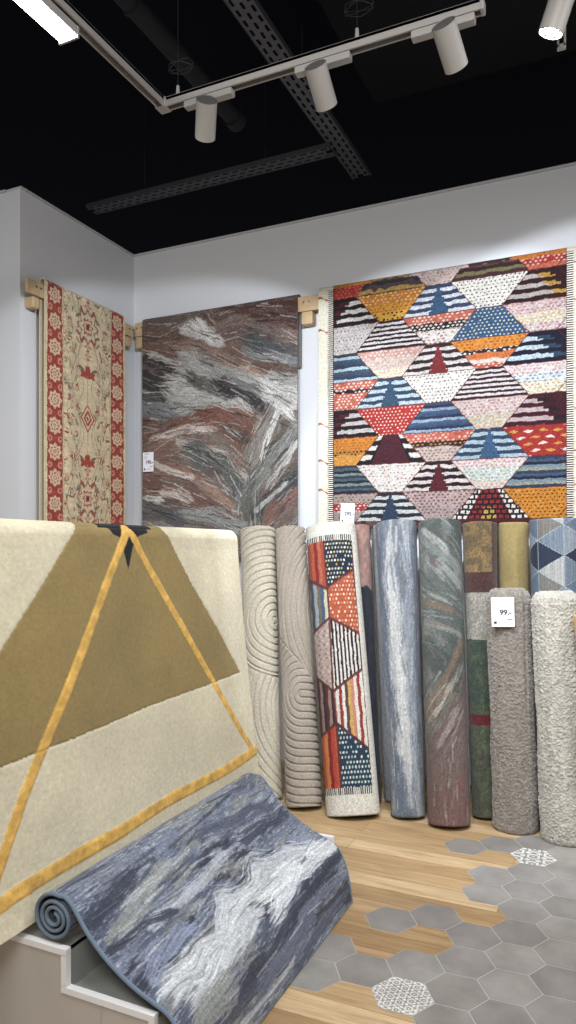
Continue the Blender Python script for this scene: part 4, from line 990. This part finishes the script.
# painting in (Y, path length) space; t up from the hem
def tz(z): return float(np.interp(z, gpr[:330, 1], gt[:330]))
T = tt
TT = tz(1.585)
imgG = np.ones(Yg.shape+(3,))*np.array((202, 193, 168), float)
fuzz = (vnoise(Yg*160, T*160, 3)-0.5)*0.004
def bow(x): return x
khaki = inpoly(Yg+fuzz, T+fuzz, [(2.005, TT), (2.54, TT), (2.72, tz(1.36)), (2.93, tz(1.12)), (3.085, tz(0.915)), (3.09, tz(0.905)), (1.35, tz(0.845)), (1.20, tz(0.85)), (1.55, tz(1.12)), (1.80, tz(1.37))])
imgG[khaki] = (138, 119, 76)
over = (T >= TT); imgG[over & (Yg > 2.005) & (Yg < 2.54)] = (138, 119, 76)
blk = inpoly(Yg, T, [(2.17, TT+0.02), (2.195, TT-0.03), (2.245, tz(1.545)), (2.258, tz(1.50)), (2.285, tz(1.425)), (2.315, tz(1.50)), (2.335, tz(1.55)), (2.42, TT-0.02), (2.44, TT+0.02)]) | ((T >= TT) & (Yg > 2.13) & (Yg < 2.46) & (T < TT+0.35))
imgG[blk] = (16, 16, 21)
GOLD = []
legs = [([(2.29, TT+0.0), (2.235, tz(1.50)), (2.08, tz(1.28)), (1.87, tz(1.0)), (1.66, tz(0.74)), (1.50, tz(0.52))], 0.021),
        ([(2.29, TT+0.0), (2.36, tz(1.50)), (2.62, tz(1.18)), (2.86, tz(0.86)), (3.035, tz(0.63)), (3.135, tz(0.515))], 0.017),
        ([(1.35, tz(0.455)), (1.60, tz(0.485)), (2.0, tz(0.487)), (2.6, tz(0.492)), (3.15, tz(0.513))], 0.024)]
goldm = np.zeros(Yg.shape, bool); gh = np.zeros(Yg.shape)
for pts, wd in legs:
    d, sd_, al, L_ = seg(Yg+fuzz*0.8, T, pts); wv = wd*(1+0.12*(vnoise(al*14, al*0, 6)-0.5)); goldm |= d < wv; gh = np.maximum(gh, sstep(wv*1.15, wv*0.6, d))
gn = fbm(Yg*30, T*30, 61, 3); gg = np.array((204, 162, 84.))*(0.82+0.36*gn)[..., None]
imgG[goldm] = gg[goldm]
imgG = imgG*(0.89+0.18*fbm(Yg*4, T*4, 31, 4)+0.08*fbm(Yg*120, T*120, 41, 2)-0.02)[..., None]
# piled surface: gold lines sit slightly proud, a cut groove along colour changes
kh = khaki.astype(float); gx_, gy_ = np.gradient(kh); grv = (np.abs(gx_)+np.abs(gy_)) > 0
dispG = 0.004*gh-0.0025*grv+0.0012*(vnoise(Yg*150, T*150, 8)-0.5)
P = np.stack([Xg+Nx*dispG, Yg, Zg+Nz*dispG], -1); N = np.stack([Nx, 0*Nx, Nz], -1)
sheetG = sheet('draped_rug', P[:, ::-1], N[:, ::-1], 0.016, lin(np.clip(imgG, 0, 255))[:, ::-1], (196, 186, 162), M_rug_pile, None, rim=(200, 192, 168))
setp(sheetG, 'cream and khaki rug with thin gold triangle lines draped over the rack', 'rug')

# ------------------------------------------------------------------ half-unrolled blue rug
BY0, BY1 = 1.640, 2.885
bp_ = [(-1.030, 0.006), (-1.036, 0.06), (-1.052, 0.14), (-1.078, 0.205), (-1.11, 0.243), (-1.165, 0.262), (-1.24, 0.290), (-1.33, 0.345), (-1.395, 0.405), (-1.425, 0.445), (-1.450, 0.475), (-1.475, 0.489)]
bp_ = smooth_poly(bp_, 2)
bc = (-1.515, 0.4165); br = 0.078
nt_ = 3.1
for k in range(1, int(60*nt_)):
    a_ = math.radians(66)+2*PI*k/60; r = br-0.0175*(k/60.0)-0.006*min(k/60.0, 1); bp_.append((bc[0]+r*math.cos(a_), bc[1]+r*0.95*math.sin(a_)))
bpr, bt = resample(bp_, 760)
tb = np.gradient(bpr, axis=0); tb /= np.linalg.norm(tb, axis=1)[:, None]
BN = np.stack([tb[:, 1], -tb[:, 0]], -1)
ysb = np.linspace(BY0, BY1, 430); Yb, Tb = np.meshgrid(ysb, np.arange(len(bpr)))
Xb = bpr[Tb, 0]; Zb = bpr[Tb, 1]; Nx = BN[Tb, 0]; Nz = BN[Tb, 1]; S = bt[Tb]
GDB = None
und = 0.006*np.sin(Yb*6.2+S*5)*np.clip(S/0.1, 0, 1)*np.clip((0.62-S)/0.2, 0, 1)
Xb = Xb+Nx*und; Zb = Zb+Nz*und
img = np.ones(Yb.shape+(3,))*np.array((104, 114, 136), float)
sk = Yb+0.35*S; cc = S-0.10*Yb
def layer(img, col, seed, fy, fs, lo, hi, amt):
    n = fbm(sk*fy, cc*fs, seed, 5, 0.62); return mix(img, col, sstep(lo, hi, n)*amt)
img = layer(img, (74, 82, 104), 3, 2.2, 9, 0.48, 0.56, 0.8)
img = layer(img, (128, 138, 160), 13, 2.6, 12, 0.52, 0.6, 0.7)
img = layer(img, (48, 52, 68), 23, 2.4, 13, 0.55, 0.62, 0.9)
img = layer(img, (134, 136, 132), 33, 2.6, 10, 0.58, 0.64, 0.7)
# big pale brush sweeps and dark ones where the photograph has them (Y, distance from the hem)
BST = [([(1.72, 0.30), (2.1, 0.34), (2.45, 0.40), (2.8, 0.30)], 0.060, (190, 194, 200)), ([(2.3, 0.30), (2.86, 0.28)], 0.05, (200, 204, 208)), ([(1.75, 0.22), (2.2, 0.27)], 0.040, (184, 188, 194)),
       ([(2.25, 0.22), (2.6, 0.30)], 0.035, (196, 200, 206)), ([(1.85, 0.47), (2.35, 0.52)], 0.026, (156, 162, 172)), ([(1.72, 0.53), (2.05, 0.60)], 0.035, (136, 140, 136)), ([(1.8, 0.58), (2.2, 0.61)], 0.014, (160, 164, 168)),
       ([(1.66, 0.50), (1.95, 0.47)], 0.020, (46, 50, 66)), ([(1.66, 0.60), (1.9, 0.64)], 0.035, (50, 54, 70)), ([(2.5, 0.52), (2.85, 0.50)], 0.030, (54, 58, 76)), ([(2.3, 0.62), (2.8, 0.58)], 0.03, (70, 76, 96)),
       ([(1.70, 0.36), (1.95, 0.40)], 0.03, (122, 132, 160)), ([(1.66, 0.16), (1.9, 0.20)], 0.04, (132, 136, 132)),
       ([(1.95, 0.13), (2.4, 0.19), (2.85, 0.20)], 0.028, (50, 54, 70)), ([(2.05, 0.09), (2.5, 0.11)], 0.030, (90, 98, 122)), ([(2.4, 0.15), (2.85, 0.14)], 0.022, (110, 118, 140)), ([(1.8, 0.05), (2.3, 0.06)], 0.012, (176, 182, 190)),
       ([(2.3, 0.03), (2.85, 0.07)], 0.024, (72, 80, 102)), ([(2.55, 0.10), (2.86, 0.09)], 0.012, (52, 56, 72)), ([(1.7, 0.10), (2.0, 0.11)], 0.025, (66, 70, 86))]
sp_ = fbm(sk*26, cc*170, 91, 4, 0.7); img = mix(img, (196, 200, 206), sstep(0.57, 0.70, sp_)*0.5); sp_ = fbm(sk*24, cc*150, 95, 4, 0.7); img = mix(img, (52, 56, 72), sstep(0.57, 0.70, sp_)*0.5)
GB = [([(1.6, 0.1), (2.9, 0.12)], 1, 0), ([(1.6, 0.3), (2.9, 0.40)], 1, 0), ([(1.6, 0.5), (2.9, 0.60)], 1, 0)]
img = flecks(img, Yb, S, GB, 260, 1500, 0.06, 0.34, (0.003, 0.010), ((160, 166, 176), (48, 52, 66), (120, 130, 152), (134, 138, 134), (74, 82, 104), (44, 48, 62)), 0.45)
for k, (pts, wd, c) in enumerate(BST): img = stroke(img, Yb, S, pts, wd*1.25, np.array(c)*1.03, 300+k*5, 0.82, 1.3, 0.345)
img = flecks(img, Yb, S, GB, 200, 2500, 0.03, 0.16, (0.002, 0.006), ((190, 194, 200), (52, 56, 70), (110, 120, 142)), 0.5)
img = img.mean(-1, keepdims=True)*0.22+img*0.78
img = img*(0.84+0.32*fbm(Yb*210, S*210, 97, 2))[..., None]
P = np.stack([Xb, Yb, Zb], -1); N = np.stack([Nx, 0*Nx, Nz], -1)
blue = sheet('unrolled_rug', P[:, ::-1], N[:, ::-1], 0.007, lin(np.clip(img, 0, 255))[:, ::-1], (84, 94, 108), M_rug_flat, None, rim=(84, 94, 108))
setp(blue, 'blue, navy and white abstract rug half unrolled down the white steps', 'rug')
M_bind = plain('blue_grey_binding', (104, 120, 138), 0.8, bump=0.4, bscale=400)
for y in (BY0-0.001, BY1+0.001):
    bm = bmesh.new(); pts = [(x-n[0]*0.0035, y, z-n[1]*0.0035) for (x, z), n in zip(bpr[::4], BN[::4])]
    pts = [(p_[0], p_[1], max(p_[2], 0.0075)) for p_ in pts]
    bm_tube(bm, pts, 0.0062, 8); obj('edge_binding', bm, M_bind, blue, True)

# ------------------------------------------------------------------ ceiling services
def tray(p0, p1, wd, label):
    """perforated channel seen from below"""
    p0 = Vector(p0); p1 = Vector(p1); d = p1-p0; L_ = d.length; d.normalize(); s = Vector((-d.y, d.x, 0))
    root = empty('cable_tray', (p0+p1)/2, label, 'cable tray', 'cable trays under the black ceiling')
    bm = bmesh.new(); rows = 3; cl = 0.075; cw = wd/rows; z = p0.z
    n = int(L_/cl)
    for r in range(rows):
        for k in range(n):
            a0 = k*cl+(r % 2)*cl/2; b0 = -wd/2+r*cw
            if a0+cl > L_: continue
            o_ = [(a0, b0), (a0+cl, b0), (a0+cl, b0+cw), (a0, b0+cw)]; e = cw*0.30; f = cl*0.18
            i_ = [(a0+f, b0+e), (a0+cl-f, b0+e), (a0+cl-f, b0+cw-e), (a0+f, b0+cw-e)]
            ov = [bm.verts.new(p0+d*a+s*b) for a, b in o_]; iv = [bm.verts.new(p0+d*a+s*b) for a, b in i_]
            for q in range(4): bm.faces.new((ov[q], ov[(q+1) % 4], iv[(q+1) % 4], iv[q]))
    bmesh.ops.remove_doubles(bm, verts=bm.verts, dist=0.0004)
    pb = obj('perforated_base', bm, M_plate, root); so = pb.modifiers.new('thickness', 'SOLIDIFY'); so.thickness = 0.002; so.offset = 0
    rot = Matrix.Rotation(math.atan2(d.y, d.x), 3, 'Z')
    for sg in (-1, 1):
        bm = bmesh.new(); c = (p0+p1)/2+s*sg*(wd/2+0.002)+Vector((0, 0, 0.012)); bm_box(bm, c, (L_, 0.004, 0.03), rot); obj('side_rail', bm, M_tray, root)
    for f_ in (0.25, 0.75):
        bm = bmesh.new(); c = p0+d*(L_*f_); c.z = 0; bm_cyl(bm, (c.x, c.y, p0.z+0.01), (c.x, c.y, 4.99), 0.005, seg=8); obj('hanger_rod', bm, M_pipe, root)
tray((-1.70, 0.6, 4.2), (-1.70, 4.98, 4.2), 0.13, 'dark perforated cable tray running away towards the back wall')
tray((-3.78, 4.50, 4.17), (-1.74, 4.50, 4.17), 0.12, 'dark perforated cable tray crossing above the back wall')
pr_ = empty('ceiling_pipe', (-2.27, 2.3, 4.24), 'dark round pipe under the ceiling left of the long cable tray', 'pipe')
bm = bmesh.new(); bm_cyl(bm, (-2.27, 0.4, 4.3), (-2.27, 4.08, 4.3), 0.055); obj('tube', bm, M_pipe, pr_, True)
for y in (1.4, 3.0):
    bm = bmesh.new(); bm_cyl(bm, (-2.27, y, 4.3), (-2.27, y+0.03, 4.3), 0.062); bm_cyl(bm, (-2.27, y+0.015, 4.35), (-2.27, y+0.015, 4.99), 0.005, seg=8); obj('clamp', bm, M_pipe, pr_, True)
bm = bmesh.new(); bm_cyl(bm, (-2.27, 4.06, 4.3), (-2.27, 4.14, 4.3), 0.066); obj('coupling', bm, M_pipe, pr_, True)

# ------------------------------------------------------------------ lighting track and spots
TZ = 3.3
pc = at_z(163, 105, TZ); pe = at_z(481, 8, TZ)
TY = (pc.y+pe.y)/2; TX = pc.x
track = empty('lighting_track', (TX, TY, TZ-0.02), 'white L-shaped lighting track suspended below the black ceiling', 'lighting track')
def rail(name, a_, b_):
    a_ = Vector(a_); b_ = Vector(b_); d = (b_-a_); L_ = d.length; rot = Matrix.Rotation(math.atan2(d.y, d.x), 3, 'Z'); c = (a_+b_)/2; s = rot @ Vector((0, 1, 0))
    bm = bmesh.new(); bm_box(bm, c+Vector((0, 0, 0.012)), (L_, 0.036, 0.012), rot)
    for sg in (-1, 1): bm_box(bm, c+s*sg*0.0145, (L_, 0.007, 0.034), rot)
    obj(name, bm, M_lampwhite, track)
    bm = bmesh.new(); bm_box(bm, c+Vector((0, 0, 0.004)), (L_-0.01, 0.022, 0.004), rot); obj('conductor_slot', bm, M_lampdark, track)
rail('rail', (TX, TY, TZ), (pe.x, TY, TZ)); rail('rail', (TX, TY-0.02, TZ), (TX, 0.4, TZ))
bm = bmesh.new(); bm_box(bm, (TX, TY, TZ), (0.05, 0.05, 0.038), bevel=0.004); obj('corner_connector', bm, M_lampwhite, track)
bm = bmesh.new(); bm_box(bm, (pe.x+0.006, TY, TZ), (0.014, 0.040, 0.038), bevel=0.003); obj('end_cap', bm, M_lampwhite, track)
for u in (178, 357):
    x = at_y(u, 90, TY).x
    bm = bmesh.new(); bm_cyl(bm, (x, TY, TZ+0.017), (x, TY, TZ+0.06), 0.009, 0.006, seg=14); obj('hanger_clip', bm, M_lampwhite, track, True)
    bm = bmesh.new(); bm_cyl(bm, (x, TY, TZ+0.06), (x, TY, 4.99), 0.0012, seg=6)
    bm_tube(bm, [(x+0.055*math.cos(t_/14*2*PI*1.6), TY+0.02+0.03*math.sin(t_/14*2*PI*1.6), TZ+0.15+0.012*math.sin(t_)) for t_ in range(23)], 0.0016, 6)
    obj('suspension_wire', bm, M_wire, track)

def spot(head, aim, adapter_c, along, label, lit, power=0, stem_top=None, L_=0.14, r=0.040, cone=90, blend=0.15, group='white track spotlights'):
    head = Vector(head); aim = Vector(aim).normalized()
    root = empty('track_spotlight', adapter_c if adapter_c is not None else head, label, 'spotlight', group)
    a_ = head-aim*L_/2; b_ = head+aim*L_/2
    bm = bmesh.new(); bm_cyl(bm, a_, b_, r, seg=40, caps=False); bm_cyl(bm, b_, a_, r*0.93, seg=40, caps=False)
    hd_ = obj('lamp_head', bm, M_lampwhite, root, True)
    bm = bmesh.new(); bm_cyl(bm, a_+aim*0.001, a_+aim*0.012, r*0.96, seg=32); obj('heat_sink_cap', bm, M_lampdark, hd_, True)
    bm = bmesh.new(); bm_cyl(bm, b_-aim*0.010, b_-aim*0.006, r*0.92, seg=32); obj('lens', bm, M_spotface if lit else M_off, hd_)
    # honeycomb of small reflector cups around the lens
    q = aim.to_track_quat('Z', 'Y').to_matrix(); bm = bmesh.new()
    for k in range(12):
        an = 2*PI*k/12; c = b_-aim*0.0045+q @ Vector((math.cos(an)*r*0.74, math.sin(an)*r*0.74, 0)); bm_cyl(bm, c-aim*0.001, c+aim*0.001, r*0.10, seg=8)
    obj('reflector_ring', bm, M_lampdark, hd_)
    if adapter_c is not None:
        bm = bmesh.new(); bm_box(bm, adapter_c, (0.215, 0.034, 0.026) if along == 'x' else (0.034, 0.215, 0.026), bevel=0.003); obj('adapter', bm, M_lampwhite, root)
        bm = bmesh.new(); s0 = Vector(adapter_c)-Vector((0, 0, 0.010)); bm_cyl(bm, s0, head-aim*L_*0.36, 0.009, seg=14); obj('stem', bm, M_lampdark, root, True)
    ld = bpy.data.lights.new('spot', 'SPOT'); ld.energy = power; ld.spot_size = math.radians(cone); ld.spot_blend = blend; ld.shadow_soft_size = 0.03; ld.color = (0.86, 0.92, 1.0)
    lo_ = bpy.data.objects.new('spot_beam', ld); C.objects.link(lo_); lo_.location = b_+aim*0.005; lo_.rotation_euler = aim.to_track_quat('-Z', 'Y').to_euler()
    bpy.context.view_layer.update(); lo_.parent = root; lo_.matrix_parent_inverse = root.matrix_world.inverted()
for u, v, ua, aim, pw, lb in ((206, 119, 209, (-0.55, 0.80, -0.66), 95, 'white track spotlight nearest the corner of the track'),
                              (321, 86, 323, (0.0, 0.80, -0.58), 118, 'middle white spotlight on the suspended track, in front of the cable tray'),
                              (450, 46, 443, (0.14, 0.80, -0.56), 135, 'white spotlight near the open end of the suspended track')):
    hd = at_y(u, v, TY-0.03); ac = (at_y(ua, 90, TY).x, TY, TZ-0.031)
    spot(hd, aim, ac, 'x', lb, False, pw)
# lit spot at the upper right on a second track
f5 = at_z(551, 32, 3.22); aim5 = Vector((-0.34, 0.10, -0.93)).normalized()
sp5 = f5-aim5*0.08
track2x = at_y(562, 20, f5.y+0.10).x
spot(sp5, aim5, None, 'y', 'lit white spotlight at the upper right edge pointing down', True, 60, L_=0.17, r=0.041, cone=80)
bm = bmesh.new(); rt = empty('lighting_track', (track2x, f5.y+0.1, 3.3), 'second white lighting track whose slotted end shows beside the lit spotlight', 'lighting track')
e0 = at_y(561.5, 48, f5.y+0.16)
bm = bmesh.new()
for dx in (-0.011, 0.011): bm_box(bm, (e0.x+dx, e0.y, e0.z+0.07), (0.006, 0.02, 0.14))
bm_box(bm, (e0.x, e0.y, e0.z+0.003), (0.028, 0.02, 0.012)); obj('slotted_end', bm, M_lampwhite, rt)
bm = bmesh.new(); bm_box(bm, (e0.x, e0.y-0.05, e0.z+0.155), (0.034, 0.14, 0.03)); bm_cyl(bm, (e0.x, e0.y-0.03, e0.z+0.17), (e0.x, e0.y-0.03, 4.46), 0.004, seg=8); obj('rail', bm, M_lampwhite, rt)

# lit linear lamp clipped to the near leg of the track
lamp = empty('linear_lamp', (TX-0.055, 1.3, TZ-0.03), 'lit white linear lamp clipped along the near leg of the track', 'lamp')
ly1 = at_z(68, 38, TZ-0.05).y; lx = at_z(68, 38, TZ-0.05).x
bm = bmesh.new(); bm_box(bm, (lx, (0.3+ly1)/2, TZ-0.0345), (0.078, ly1-0.3, 0.03)); obj('housing', bm, M_lampwhite, lamp)
bm = bmesh.new(); bm_box(bm, (lx, (0.3+ly1)/2, TZ-0.0515), (0.070, ly1-0.31, 0.006)); obj('diffuser', bm, M_led, lamp)
bm = bmesh.new(); bm_box(bm, (lx, ly1+0.004, TZ-0.0390), (0.084, 0.008, 0.041)); obj('end_cap', bm, M_lampwhite, lamp)
bm = bmesh.new(); bm_box(bm, (TX-0.032, ly1-0.2, TZ-0.008), (0.022, 0.06, 0.024)); obj('adapter', bm, M_lampwhite, lamp)
